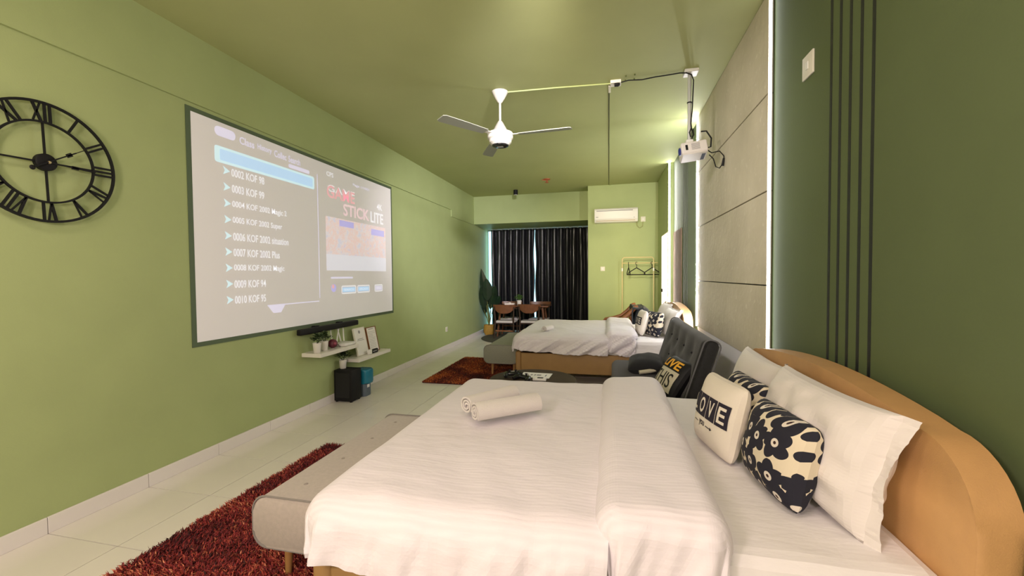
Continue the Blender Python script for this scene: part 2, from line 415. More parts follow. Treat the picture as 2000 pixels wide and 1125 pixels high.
# far wall: pier with the air conditioner, window bay with a dropped soffit
MB().box(-.41, XR + .2, 8.7, YB + .1, 0, HC).build('wall_back', GREEN, kind='structure')
MB().box(XL, -.41, 9.2, YB + .1, 2.585, HC).build('trim_2', GREEN, kind='structure')
win = MB().box(XL, -.41, YB + .02, YB + .06, 0, .03).build('window_1', METALG, kind='structure')
for x, hw in ((-3.02, .005), (-1.72, .03), (-.45, .03)):
    MB().box(x - hw, x + hw, YB - .02, YB + .04, .03, 2.585).build('frame_post', METALG, win, angle=0)
for z in (.045, 2.56):
    MB().box(XL, -.41, YB - .018, YB + .038, z - .02, z + .02).build('frame_rail', METALG, win, angle=0)
for x0, x1 in ((-3.015, -1.75), (-1.69, -.48)):
    MB().box(x0, x1, YB + .005, YB + .011, .06, 2.52).build('pane', GLASS, win, angle=0)

# right wall: painted ground, black stripes, concrete sheets, pale plinth
wr = MB().box(XR, XR + .15, YF, 7.24, 0, HC).build('wall_right', DGREEN, kind='structure')
st = None
for k, y in enumerate([1.975 + .0823 * i for i in range(5)] + [6.02 + .0823 * i for i in range(5)]):
    if st is None:
        o = MB().box(-.002, .001, -.0095, .0095, .0, HC).build('stripe', BLACKSTRIPE, wr, angle=0); st = o.data
    else: o = link(st, 'stripe', BLACKSTRIPE, wr, angle=0)
    o.location = (XR, y, 0)
zs = [.79, 1.322, 1.936, 2.56, HC]
for a, b in zip(zs[:-1], zs[1:]):
    MB().box(1.0, XR + .001, 3.03, 5.22, a + .004, b - .004, .003, 1).build('concrete_panel', CONC, wr, angle=0)
MB().box(1.018, XR + .001, 3.035, 5.215, .80, HC).build('backing', BLACK, wr, angle=0)
MB().box(1.008, XR + .004, 3.03, 5.22, .0, .79).build('plinth_panel', WPAINT, wr, angle=0)
MB().box(1.02, XR + .001, 6.46, 7.2, .1, 2.075, .003, 1).build('tan_panel', mat('matte_tan', (.20, .13, .09), .85, spec=.1, var=.12, vscale=6), wr, angle=0, label='tan upright panel set into the dark green wall')  # upright tan slab on the dark green wall
# light green return beyond the last LED strip
MB().box(.945, XR + .15, 7.24, 8.7, 0, HC).build('trim_3', GREEN, kind='structure')
# LED strips
def led(label, x0, x1, y0, y1, z0, z1, m=None):
    t = thing('led_strip', label, 'light strip', ((x0 + x1) / 2, (y0 + y1) / 2, z0), 'vertical LED strips')
    MB().box(x0, x1, y0, y1, z0, z1).build('diffuser', m or LEDM, t, angle=0)
    MB().box(x1, x1 + .006, y0, y1 + .003, z0, z1).build('channel', METALG, t, angle=0)
led('white LED strip on near edge of concrete wall panels above tan headboard', 1.001, 1.015, 3.014, 3.028, .80, HC - .005, LEDN)
led('white LED strip on far edge of concrete wall panels behind the projector', .991, 1.02, 5.222, 5.234, .80, HC - .005)
led('white LED strip farthest along the wall, beside the bright warm light panel', .953, .972, 7.226, 7.238, .75, HC - .005, LEDF)
# glowing tall panel near the clothes rack
lp = thing('glowing_wall_panel', 'tall glowing warm white light panel on wall beyond far bed', 'wall light', (.945, 7.6, .4), None)
MB().box(.935, .945, 7.26, 8.00, .40, 2.10, .003, 1).build('frame', WHITE, lp, angle=0)
MB().box(.930, .936, 7.28, 7.98, .43, 2.08).build('diffuser', LIGHTPANEL, lp, angle=0)
MB().box(.905, .931, 7.80, 7.86, 1.09, 1.15, .006, 1).build('handle', BLACK, lp)

# ================================================================== WALL CLOCK
CX, CY_, CZ = XL + .03, 1.672, 2.04
ck = thing('wall_clock', 'large black openwork Roman numeral clock on green wall', 'clock', (XL, CY_, CZ))
def ring(r, w2, dep=.012):
    m = MB(); n = 72
    for k in range(n):
        pass
    vs = []
    for k in range(n):
        a = 2 * PI * k / n
        vs.append([m.bm.verts.new((CX + dx, CY_ + (r + dr) * math.cos(a), CZ + (r + dr) * math.sin(a))) for dx, dr in ((0, -w2), (dep, -w2), (dep, w2), (0, w2))])
    for k in range(n):
        A, B = vs[k], vs[(k + 1) % n]
        for q in range(4): m.bm.faces.new((A[q], A[(q + 1) % 4], B[(q + 1) % 4], B[q]))
    return m
ring(.320, .0065).build('outer_ring', BLACK, ck)
ring(.216, .005).build('inner_ring', BLACK, ck)
def polar(ang, r, t):  # ang clockwise from 12, t tangential (clockwise)
    return (CY_ + r * math.sin(ang) + t * math.cos(ang), CZ + r * math.cos(ang) - t * math.sin(ang))
def bar(m, ang, r0, t0, r1, t1, wd, dx=0.001):
    (y0, z0), (y1, z1) = polar(ang, r0, t0), polar(ang, r1, t1)
    L = math.hypot(y1 - y0, z1 - z0); ny, nz_ = -(z1 - z0) / L * wd / 2, (y1 - y0) / L * wd / 2
    m.prism([(y0 + ny, z0 + nz_), (y1 + ny, z1 + nz_), (y1 - ny, z1 - nz_), (y0 - ny, z0 - nz_)], 'x', CX + dx, CX + dx + .009)
RN = ['XII', 'I', 'II', 'III', 'IV', 'V', 'VI', 'VII', 'VIII', 'IX', 'X', 'XI']
WD = {'I': .022, 'V': .046, 'X': .046}
for h, s in enumerate(RN):
    ang = h * PI / 6 - .03; m = MB(); tot = sum(WD[c] for c in s); t = -tot / 2
    for c in s:
        wd = WD[c]; tc = t + wd / 2
        if c == 'I': bar(m, ang, .219, tc, .316, tc, .011)
        elif c == 'V': bar(m, ang, .219, tc, .316, tc - .016, .012); bar(m, ang, .219, tc, .316, tc + .016, .007)
        else: bar(m, ang, .219, tc + .016, .316, tc - .016, .012); bar(m, ang, .219, tc - .016, .316, tc + .016, .007)
        t += wd
    m.build('numeral', BLACK, ck, angle=0)
for k in range(4):
    m = MB(); bar(m, k * PI / 2 - .03, .03, 0, .217, 0, .0085, -.001); m.build('spoke', BLACK, ck, angle=0)
RX = Matrix.Translation((CX, CY_, CZ)) @ Matrix.Rotation(PI / 2, 4, 'Y')
MB().lathe([(.046, -.012), (.046, .014), (.040, .018)], seg=32, M=RX).build('hub', BLACK, ck)
m = MB(); bar(m, PI / 3 - .06, .0, 0, .15, 0, .006, .020); bar(m, PI / 3 - .06, .10, 0, .125, 0, .020, .020); bar(m, PI / 3 - .06, .15, 0, .20, 0, .003, .020)
m.build('minute_hand', BLACK, ck, angle=0)
m = MB(); bar(m, PI / 2 + .03, .0, 0, .215, 0, .007, .018); bar(m, PI / 2 + .03, .105, 0, .135, 0, .018, .018); m.build('hour_hand', BLACK, ck, angle=0)
m = MB(); bar(m, 4 * PI / 3 - .06, .0, 0, .07, 0, .007, .022)
y, z = polar(4 * PI / 3 - .06, .078, 0); m.ball((CX + .025, y, z), .013, 2, (.5, 1, 1)); m.build('counterweight', BLACK, ck)
MB().ball((CX + .024, CY_ + .006, CZ), .009, 2).build('centre_pin', mat('brass', (.6, .5, .3), .3, metal=.8), ck)
MB().box(XL, CX, CY_ - .02, CY_ + .02, CZ - .02, CZ + .02).build('bracket', BLACK, ck)

# ================================================================== PROJECTION SCREEN
scr = thing('projection_screen', 'large white projection screen with dark green border showing a game menu', 'screen', (XL, 4.0, 1.78))
SX = XL + .004
MB().box(XL, SX, 2.525, 5.452, .918, 2.645).build('surface', SCREENW, scr, angle=0)
for (a, b, c, e) in ((2.488, 2.525, .884, 2.678), (5.452, 5.476, .884, 2.678), (2.525, 5.452, .884, .918), (2.525, 5.452, 2.645, 2.678)):
    MB().box(XL, SX + .002, a, b, c, e).build('border', BORDER, scr, angle=0)
def on_screen(name, P, F, m, dx=.001, label=None, parent=scr):
    b = MB(); vs = [b.bm.verts.new((SX + dx, p[0], p[1])) for p in P]
    for f in F:
        try: b.bm.faces.new([vs[i] for i in f])
        except ValueError: pass
    o = b.build(name, m, parent, angle=0, label=label); return o
def rr(u0, u1, v0, v1, r, n=6):
    P = []
    for (cu, cv, a0) in ((u1 - r, v0 + r, -PI / 2), (u1 - r, v1 - r, 0), (u0 + r, v1 - r, PI / 2), (u0 + r, v0 + r, PI)):
        for k in range(n + 1):
            a = a0 + PI / 2 * k / n; P.append((cu + r * math.cos(a), cv + r * math.sin(a)))
    return P
def plate(name, u0, u1, v0, v1, r, m, dx=.001, label=None):
    P = rr(u0, u1, v0, v1, r); return on_screen(name, P, [tuple(range(len(P)))], m, dx, label)
def ringplate(name, u0, u1, v0, v1, r, wd, m, dx=.0012):
    A = rr(u0, u1, v0, v1, r); B = rr(u0 + wd, u1 - wd, v0 + wd, v1 - wd, max(r - wd, .002)); n = len(A)
    return on_screen(name, A + B, [(k, (k + 1) % n, n + (k + 1) % n, n + k) for k in range(n)], m, dx)
plate('menu_tab', 2.72, 2.91, 2.535, 2.61, .036, TXTL, label='pale lilac rounded tab')
for s, u0, u1, v in (('Class', 2.95, 3.10, 2.53), ('History', 3.135, 3.295, 2.527), ('Collec', 3.325, 3.475, 2.525), ('Search', 3.50, 3.66, 2.522)):
    P, F = fit(textmesh(s, .08, .001), u0, u1, v, v + .062); on_screen('heading', P, F, TXTL)
plate('highlight_bar', 2.715, 3.86, 2.325, 2.455, .02, BARC, label='cyan highlighted menu row')
plate('highlight_core', 2.76, 3.835, 2.345, 2.435, .012, BARB, .0018)
plate('menu_tab', 3.50, 3.79, 2.47, 2.505, .015, TXTL, label='pale lilac underline above highlighted row')
rows = ['0002 KOF 98', '0003 KOF 99', '0004 KOF 2002 Magic 2', '0005 KOF 2002 Super', '0006 KOF 2002 situation', '0007 KOF 2002 Plus', '0008 KOF 2002 Magic', '0009 KOF 94', '0010 KOF 95']
ends = [3.20, 3.195, 3.46, 3.40, 3.475, 3.36, 3.415, 3.19, 3.185]
for i, (s, e) in enumerate(zip(rows, ends)):
    vc = 2.272 - .1312 * i - (.0 if i < 4 else 0)
    P, F = fit(textmesh(s, .07, .0009), 2.862, e, vc - .036, vc + .030)
    mr = on_screen('menu_row', P, F, TXTW)
    on_screen('row_arrow', [(2.785, vc + .034), (2.85, vc), (2.785, vc - .034), (2.802, vc)], [(0, 1, 3), (1, 2, 3)], BARC, parent=mr)
for (u0, u1, v0, v1) in ((3.905, 3.915, 1.18, 2.50), (3.20, 3.90, 1.143, 1.152)):
    plate('panel_line', u0, u1, v0, v1, .002, TXTL)
on_screen('panel_deco', [(3.20, 1.15), (3.42, 1.15), (3.36, 1.075), (3.27, 1.075)], [(0, 1, 2, 3)], TXTL, .0008)
P, F = fit(textmesh('GAME', .2, .004), 4.06, 4.58, 2.285, 2.425)
on_screen('title', P, F, PINK); 
P, F = fit(textmesh('GAME', .2, .001), 4.075, 4.585, 2.355, 2.432); on_screen('title_shine', P, F, TXTW, .0004)
P, F = fit(textmesh('STICK', .2, .004), 4.35, 4.89, 2.122, 2.262); on_screen('title', P, F, emitmat('projected_rose', (1.0, .62, .72), .28, (.74, .68, .7)))
P, F = fit(textmesh('LITE', .2, .003), 4.925, 5.235, 2.115, 2.255); on_screen('title', P, F, TXTW)
P, F = fit(textmesh('4K', .1, .001), 5.08, 5.215, 2.30, 2.38); on_screen('title', P, F, TXTW)
P, F = fit(textmesh('CPS', .1, .001), 4.06, 4.18, 2.52, 2.57); on_screen('title', P, F, TXTW)
P, F = fit(textmesh('Page 1/1001', .1, .001), 4.55, 4.90, 2.50, 2.54); on_screen('page_count', P, F, TXTL)['kind'] = 'stuff'
plate('preview_picture', 4.03, 5.29, 1.478, 2.075, .004, PICM, label='pale blurred coloured game picture')
plate('preview_band', 4.27, 4.55, 1.99, 2.06, .004, VIOLET, .0016); plate('preview_band', 4.93, 5.25, 1.95, 2.03, .004, VIOLET, .0016)
plate('preview_floor', 4.03, 5.29, 1.478, 1.66, .004, emitmat('projected_mist', (.80, .82, 1.0), .26, (.7, .69, .7)), .0014)
plate('progress_bar', 4.10, 4.51, 1.385, 1.405, .008, TXTL)
plate('badge', 4.10, 4.19, 1.235, 1.325, .044, VIOLET); plate('badge', 4.115, 4.155, 1.275, 1.32, .018, PINK, .0016)
for u0, u1 in ((4.285, 4.575), (4.60, 4.875), (4.99, 5.19)):
    ringplate('button_outline', u0, u1, 1.205, 1.30, .025, .012, TXTW)
    plate('button', u0 + .02, u1 - .02, 1.225, 1.28, .01, BARB if u0 < 4.9 else TXTL)
for s, u0, u1 in (('SEARCH', 4.33, 4.53), ('ARCADE', 4.64, 4.835), ('EN', 5.05, 5.13)):
    P, F = fit(textmesh(s, .05), u0, u1, 1.24, 1.265); on_screen('button_text', P, F, TXTW, .002)

# ================================================================== BEDS
def drape(mb, x0, x1, y0, y1, zt, r, dl, dr, df, db, nu, nv, seed, fold=.014, top=.008, skew=0.0, freq=9.0):
    """cloth lying on a block x0..x1, y0..y1 at height zt, hanging dl/dr/df/db down its left/right/near/far sides"""
    def edge(e):
        q = r * PI / 2
        if e <= 0: return 0, 0
        if e < q: return r * math.sin(e / r), r * (1 - math.cos(e / r))
        return r, r + e - q
    def fn(a, b):
        s = -dl + a * (x1 - x0 + dl + dr); t = -df + b * (y1 - y0 + df + db)
        if t < 0: t *= .84 + .2 * min(1, a * 1.6)
        exl, exr = max(0, -s), max(0, s - (x1 - x0)); eyl, eyr = max(0, -t), max(0, t - (y1 - y0))
        gx, gy = max(exl, exr), max(eyl, eyr); hyp = math.hypot(gx, gy)
        sx = -1 if exl > 0 else 1; sy = -1 if eyl > 0 else 1
        h, dz = edge(max(gx, gy)); ox, oy = (sx * gx / hyp, sy * gy / hyp) if hyp > 0 else (0, 0)
        x = x0 + min(max(s, 0), x1 - x0) + ox * h; y = y0 + min(max(t, 0), y1 - y0) + oy * h
        hang = min(1, dz / .2)
        q = s + skew * (dz if gy else 0)
        wv = math.sin(q * freq * 2.6 + 3 * nz(q * 2.5, seed)) * .5 + nz(q * 11, dz * 2, seed) * 1.2 + .5 * nz(q * 26, dz * 3, seed)
        wx = math.sin(t * freq * 2 + 2.2 * nz(t * 3, seed + 5)) * .6 + nz(t * 7, dz * 2, seed + 9) * 1.1
        wo = (wv * abs(oy) + .5 * wx * abs(ox) + .5) * fold * hang
        x += ox * wo; y += oy * wo
        if hyp: dz += .012 * nz(s * 9, t * 9, seed + 3) * hang
        z = zt - dz + top * (1 - min(1, dz / .05)) * (nz(s * 2.5, t * 2.5, seed) + .5 * nz(s * 8 + t * 3, t * 4, seed + 1))
        return (x, y, z)
    mb.grid(nu, nv, fn)
def solid(o, t, off=-1):
    md = o.modifiers.new('thickness', 'SOLIDIFY'); md.thickness = t; md.offset = off
def headboard(y0, y1, x0, x1, parent):
    out = []; r = .20; top = 1.0
    out.append((y0 + .02, .10)); 
    for k in range(11):
        a = PI - PI / 2 * k / 10; out.append((y0 + r + r * math.cos(a), top - .05 - r + r * math.sin(a)))
    n = 16
    for k in range(1, n):
        u = k / n; out.append((y0 + r + u * (y1 - y0 - 2 * r), top - .05 + .055 * math.sin(PI * u) ** .8))
    for k in range(11):
        a = PI / 2 - PI / 2 * k / 10; out.append((y1 - r + r * math.cos(a), top - .05 - r + r * math.sin(a)))
    out.append((y1 - .02, .10))
    return MB().prism(out, 'x', x0, x1, .030, 4).build('headboard', TANM, parent, angle=80)
def bed(label, xf, y0, y1, dlabel, xr, seed, wr_, skew, gname):
    """bed frame and mattress as one thing; duvet a second thing on top"""
    t = thing('bed', label, 'bed', ((xf + .9) / 2, (y0 + y1) / 2, 0), 'tan double beds')
    headboard(y0 - .01, y1 + .03, .872, .972, t)
    for ya, yb in ((y0, y0 + .05), (y1 - .05, y1)):
        MB().box(xf + .075, .874, ya, yb, .15, .40, .012, 3).build('side_rail', TANF, t)
    MB().box(xf, xf + .08, y0 - .004, y1 + .004, .15, .42, .028, 4).build('footboard', TANF, t)
    MB().box(xf + .08, .87, y0 + .05, y1 - .05, .18, .35).build('slat_base', TANF, t)
    for x in (xf + .12, .78):
        for y in (y0 + .12, y1 - .12):
            MB().lathe([(.028, 0), (.032, .15)], (x, y, 0), 16).build('leg', DWALNUT, t)
    b = MB(); xm0, xm1, ym0, ym1, zt = xf + .06, .872, y0 + .03, y1 - .03, .60
    drape(b, xm0 + .05, xm1 - .05, ym0 + .05, ym1 - .05, zt, .05, .22, .22, .22, .22, 60, 60, seed + 11, fold=.003, top=.006)
    o = b.build('mattress', SHEET, t, angle=0); solid(o, .02)
    # duvet
    dv = thing('duvet', dlabel, 'duvet', ((xf + xr) / 2, (y0 + y1) / 2, .60), 'white duvets')
    b = MB(); drape(b, xf + .075, -.02, y0 + .065, y1 - .065,   .655, .11, .30, .02, .30, .24, 90, 110, seed, fold=wr_, top=.013, skew=skew)
    o = b.build('cover', DUVET, dv, angle=0); solid(o, .018)
    b = MB(); drape(b, .035, xr - .08, y0 + .055, y1 - .055, .712, .075, .125, .14, .345, .24, 50, 110, seed + 2, fold=wr_ * 1.1, top=.014, skew=skew)
    o = b.build('turned_down_flap', DUVET, dv, angle=0); solid(o, .02)
    return t
bed('near tan upholstered double bed with rounded headboard below black wall stripes', -1.02, 1.24, 2.94,
    'white striped duvet folded back on the near bed under rolled towels', .345, 3, .022, .3, 'near')
bed('far tan upholstered double bed with rounded headboard near the air conditioner', -1.19, 5.30, 7.06,
    'wrinkled white duvet folded back on the far bed beyond grey sofa', .345, 21, .034, 1.6, 'far')

# pillows and cushions -------------------------------------------------
def pillow_fn(wd, h, t, flange, seed, wrinkle, side, fz=None):
    fz = flange if fz is None else fz
    def fn(a, b):
        u, v = a * 2 - 1, b * 2 - 1
        fu, fv = 1 + flange / (wd / 2), 1 + fz / (h / 2)
        U, V = u * fu, v * fv
        cz = .06 if (flange or fz or wd > .5) else .02; cr = 0 if cz > .03 else .06
        px = wd / 2 * U * (1 - cz * (1 - min(1, V * V)) * abs(u) ** 2 - cr * abs(v) ** 9)
        pz = h / 2 * V * (1 - (cz + .01) * (1 - min(1, U * U)) * abs(v) ** 2 - cr * abs(u) ** 9)
        k = max(0, 1 - min(1, abs(U)) ** 2.6) * max(0, 1 - min(1, abs(V)) ** 2.6)
        th = t / 2 * k ** .48
        th += wrinkle * nz(px * 9, pz * 14, seed) * min(1, k * 3)
        wob = .0
        if (flange or fz) and (abs(U) > 1 or abs(V) > 1):
            wob = .016 * nz(px * 12, pz * 12, seed + 3) + .03 * max(0, abs(U) - 1) / (fu - 1 + 1e-6) * (V * V)
        return Vector((px, side * (th + .0012) + wob, pz + h / 2))
    return fn
def frame(normal, up, origin):
    n = Vector(normal).normalized(); u = Vector(up); u = (u - n * u.dot(n)).normalized()
    # local -Y is the face; +Z up; +X = width
    yv = -n; xv = yv.cross(u)
    return Matrix(((xv.x, yv.x, u.x, origin[0]), (xv.y, yv.y, u.y, origin[1]), (xv.z, yv.z, u.z, origin[2]), (0, 0, 0, 1)))
def pillow_mesh(wd, h, t, flange, seed, wrinkle, n=40, fz=None):
    b = MB()
    b.grid(n, n, pillow_fn(wd, h, t, flange, seed, wrinkle, -1, fz)); b.grid(n, n, pillow_fn(wd, h, t, flange, seed, wrinkle, 1, fz))
    bmesh.ops.remove_doubles(b.bm, verts=b.bm.verts, dist=.003)
    return b
def flat_pillow(name, label, cat, wd, h, t, flange, seed, m, M, group, wrinkle=.006, fz=None):
    o = pillow_mesh(wd, h, t, flange, seed, wrinkle, fz=fz).build(name, m, None, label, cat, group, angle=0)
    o.matrix_world = M; return o
def lean(x, y, z, tilt, yaw=0.0, roll=0.0):
    """face towards -X, leaning back by tilt; yaw turns it towards the camera"""
    n = Vector((-math.cos(tilt) * math.cos(yaw), -math.cos(tilt) * math.sin(yaw), math.sin(tilt)))
    up = Vector((math.sin(tilt) * math.cos(yaw), math.sin(tilt) * math.sin(yaw), math.cos(tilt)))
    up = Matrix.Rotation(roll, 3, n) @ up
    return frame(n, up, (x, y, z))
flat_pillow('pillow', 'white flanged pillow, nearer one against the near headboard', 'pillow', .70, .40, .23, .045, 4, PILLOWW, lean(.705, 1.765, .60, .25, .06), 'white pillows on the beds', .018, 0)
flat_pillow('pillow', 'white pillow behind the LOVE cushion, farther one on the near bed', 'pillow', .66, .36, .17, .0, 9, PILLOWW, lean(.74, 2.51, .605, .24, -.03), 'white pillows on the beds', .006)
flat_pillow('pillow', 'white pillow on the far bed beside its blossom cushion, nearer one', 'pillow', .68, .36, .17, .02, 14, PILLOWW, lean(.72, 5.74, .605, .30, .05), 'white pillows on the beds', .006)
flat_pillow('pillow', 'white pillow on the far bed, farther one by the glowing panel', 'pillow', .68, .38, .16, .02, 19, PILLOWW, lean(.74, 6.55, .605, .28, 0), 'white pillows on the beds', .006)
flat_pillow('cushion', 'black and cream blossom cushion nearest, in front of white pillow', 'cushion', .385, .30, .16, 0, 31, FLORAL, lean(.575, 1.70, .605, .22, .12), 'blossom print cushions')
flat_pillow('cushion', 'black and cream blossom cushion half hidden behind near LOVE cushion', 'cushion', .385, .30, .15, 0, 32, FLORAL, lean(.61, 2.22, .605, .24, .10), 'blossom print cushions')
flat_pillow('cushion', 'black and cream blossom cushion on the far bed', 'cushion', .38, .32, .14, 0, 33, FLORAL, lean(.535, 5.68, .605, .22, .40), 'blossom print cushions')

def printed(parent, P, F, fn_surf, wd, h, m, off, name, cuts=2, label=None):
    """flat print laid on a cushion face: P in cushion coordinates (x right seen from the front, z up from the bottom)"""
    b = MB(); vs = [b.bm.verts.new((p[0], p[1], 0)) for p in P]
    for f in F:
        try: b.bm.faces.new([vs[i] for i in f])
        except ValueError: pass
    bmesh.ops.triangulate(b.bm, faces=b.bm.faces)
    for _ in range(cuts):
        es = [e for e in b.bm.edges if e.calc_length() > .018]
        if es:
            bmesh.ops.subdivide_edges(b.bm, edges=es, cuts=1)
            bmesh.ops.triangulate(b.bm, faces=[f for f in b.bm.faces if len(f.verts) > 3])
    for v in b.bm.verts:
        q = fn_surf((v.co.x / wd + .5), (v.co.y / h)); v.co = Vector((v.co.x, q.y - off, v.co.y))
    o = b.build(name, m, parent, angle=0, label=label); return local(o)
def rect(u0, u1, v0, v1, n=8):
    P = [(u0 + (u1 - u0) * i / n, v0 + (v1 - v0) * j / n) for i in range(n + 1) for j in range(n + 1)]
    F = [(i * (n + 1) + j, (i + 1) * (n + 1) + j, (i + 1) * (n + 1) + j + 1, i * (n + 1) + j + 1) for i in range(n) for j in range(n)]
    return P, F
def love(label, M, seed, wd=.36, h=.33, t=.13):
    root = thing('cushion', label, 'cushion', (0, 0, 0), 'LOVE cushions')
    root.matrix_world = M
    fn = pillow_fn(wd, h, t, 0, seed, .004, -1)
    local(pillow_mesh(wd, h, t, 0, seed, .004).build('cover', CREAMCLOTH, root, angle=0))
    x0 = -.150
    for i, c in enumerate('LOVE'):
        a = x0 + i * .077
        P, F = rect(a, a + .072, .135, .235); blk = printed(root, P, F, fn, wd, h, NAVYINK, .002, 'print_block', 1)
        P, F = fit(textmesh(c, .1, .002), a + .014, a + .058, .150, .220); printed(blk, P, F, fn, wd, h, CREAMCLOTH, .0042, 'print_letter', 2)
    P, F = fit(textmesh('you', .05, .0006), -.045, .005, .088, .118); printed(root, P, F, fn, wd, h, NAVYINK, .002, 'print_word', 2)
    P, F = rect(.018, .062, .101, .105, 4); printed(root, P, F, fn, wd, h, NAVYINK, .002, 'print_arrow', 0)
    printed(root, [(.058, .111), (.074, .103), (.058, .095)], [(0, 1, 2)], fn, wd, h, NAVYINK, .002, 'print_arrow', 0)
    P, F = rect(-.105, -.06, .101, .104, 4); printed(root, P, F, fn, wd, h, NAVYINK, .002, 'print_arrow', 0)
    return root
love('cream cushion printed LOVE in black blocks on the near bed', lean(.455, 2.03, .605, .22, .20), 41)
love('cream cushion printed LOVE in black blocks on the far bed', lean(.395, 5.80, .605, .2, .12), 42)

# rolled towels
def rolled(label, p, ang, L, r, seed, group='rolled towels', cat='towel'):
    root = thing('towel', label, cat, (p[0], p[1], p[2] - r), group)
    b = MB(); n = 40; turns = 2.6; m_ = int(n * turns)
    def fn(a, q):
        th = a * turns * 2 * PI; rad = r * (.25 + .75 * a) * (1 + .02 * nz(q * 4, th, seed))
        if a > .93: rad *= 1 - .01 * (a - .93)
        sq = 1 if math.sin(th) > 0 else .92
        loc = Vector(((q - .5) * L + .006 * nz(th, seed), math.cos(th) * rad * 1.08, math.sin(th) * rad * sq))
        return Matrix.Rotation(ang, 4, 'Z') @ loc + Vector(p)
    b.grid(m_, 14, fn)
    o = b.build('roll', TOWELM, root, angle=0); solid(o, .010)
    return root
rolled('white rolled towel on the near bed, left of the pair', (-.635, 2.205, .722), .98, .34, .052, 1)
rolled('white rolled towel on the near bed, right of the pair', (-.515, 2.085, .722), .70, .36, .054, 2)
rolled('cream rolled towel on the far bed', (-.80, 5.56, .695), 1.2, .20, .040, 3)

# ================================================================== BENCHES
def bench(label, x0, x1, y0, y1, zb, zt, mt, seed):
    t = thing('bench', label, 'bench', ((x0 + x1) / 2, (y0 + y1) / 2, 0), 'grey bed-end benches')
    b = MB(); r = .07
    out = rr(x0, x1, zb, zt, r, 8)
    b.prism(out, 'y', y0, y1, .010, 2)
    o = b.build('seat', mt, t, angle=35)
    # piping along both ends
    for y in (y0 + .004, y1 - .004):
        pts = [(u, y, v) for u, v in rr(x0 - .003, x1 + .003, zb - .003, zt + .003, r, 6)]
        MB().tube(pts + [pts[0]], .005, 6, cap=False).build('piping', mat('grey_piping', (.22, .20, .19), .9), t)
    # button tufts
    for i in range(4):
        for j in range(2):
            yy = y0 + (y1 - y0) * (i + .5) / 4; xx = x0 + (x1 - x0) * (.33 + .34 * j)
            MB().lathe([(.008, -.003), (.010, .001), (.006, .003)], (xx, yy, zt), 12).build('button', mat('grey_button', (.30, .265, .245), .9), o)
    for x in (x0 + .10, x1 - .06):
        for y in (y0 + .10, y1 - .10):
            MB().tube([(x, y, zb + .01), (x - .01, y, .0)], [.022, .013], 14).build('leg', WOODLEG, t)
    return t
bench('grey tufted bench with wooden legs at the foot of the near bed', -1.55, -1.06, 1.53, 2.66, .205, .43, GREYF, 1)
bench('grey tufted bench with wooden legs at the foot of the far bed', -1.69, -1.22, 5.55, 6.85, .195, .44, mat('olive_grey_fabric', (.27, .27, .22), .9, var=.06, vscale=60, bump=.25, bscale=500), 2)

# ================================================================== RUGS
def rug(label, x0, x1, y0, y1, n, m, seed, ln, wdt):
    t = thing('rug', label, 'rug', ((x0 + x1) / 2, (y0 + y1) / 2, 0), 'shaggy red rugs')
    MB().box(x0, x1, y0, y1, 0, .012, .004, 1).build('backing', RUGBASE, t)
    rg = np.random.default_rng(seed)
    px = rg.uniform(x0, x1, n); py = rg.uniform(y0, y1, n); a = rg.uniform(0, 2 * PI, n)
    cl = np.array([nz(x * 3.2, y * 3.2, seed) for x, y in zip(px, py)])
    L = ln * rg.uniform(.6, 1.15, n); lx = np.cos(a + cl * 3) * .6; ly = np.sin(a + cl * 3) * .6
    V = np.zeros((n, 5, 3)); pxv, pyv = -np.sin(a) * wdt / 2, np.cos(a) * wdt / 2
    V[:, 0] = np.stack([px - pxv, py - pyv, np.full(n, .010)], 1); V[:, 1] = np.stack([px + pxv, py + pyv, np.full(n, .010)], 1)
    mx, my, mz = px + lx * L * .35, py + ly * L * .35, .010 + L * .62
    V[:, 2] = np.stack([mx - pxv, my - pyv, mz], 1); V[:, 3] = np.stack([mx + pxv, my + pyv, mz], 1)
    V[:, 4] = np.stack([px + lx * L, py + ly * L, .010 + L * .80], 1)
    idx = np.arange(n)[:, None] * 5
    quads = idx + np.array([0, 1, 3, 2]); tris = idx + np.array([2, 3, 4])
    me = bpy.data.meshes.new('pile')
    me.vertices.add(n * 5); me.vertices.foreach_set('co', V.ravel())
    loops = np.concatenate([quads.ravel(), tris.ravel()])
    me.loops.add(len(loops)); me.loops.foreach_set('vertex_index', loops.astype(np.int32))
    me.polygons.add(2 * n)
    me.polygons.foreach_set('loop_start', np.concatenate([np.arange(n) * 4, 4 * n + np.arange(n) * 3]).astype(np.int32))
    me.update(calc_edges=True)
    tone = np.clip((.42 + .6 * cl) + rg.normal(0, .24, n), 0, 1)
    at = me.attributes.new('tone', 'FLOAT', 'POINT'); at.data.foreach_set('value', np.repeat(tone, 5).astype(np.float32))
    link(me, 'pile', m, t, kind='stuff', angle=0)
    return t
rug('deep red shaggy rug under the near bench', -2.275, -.85, .95, 2.995, 90000, RUGM, 5, .034, .0055)
rug('rust red shaggy rug under the far bench', -2.40, -.95, 5.07, 6.76, 36000, RUGM2, 6, .022, .008)

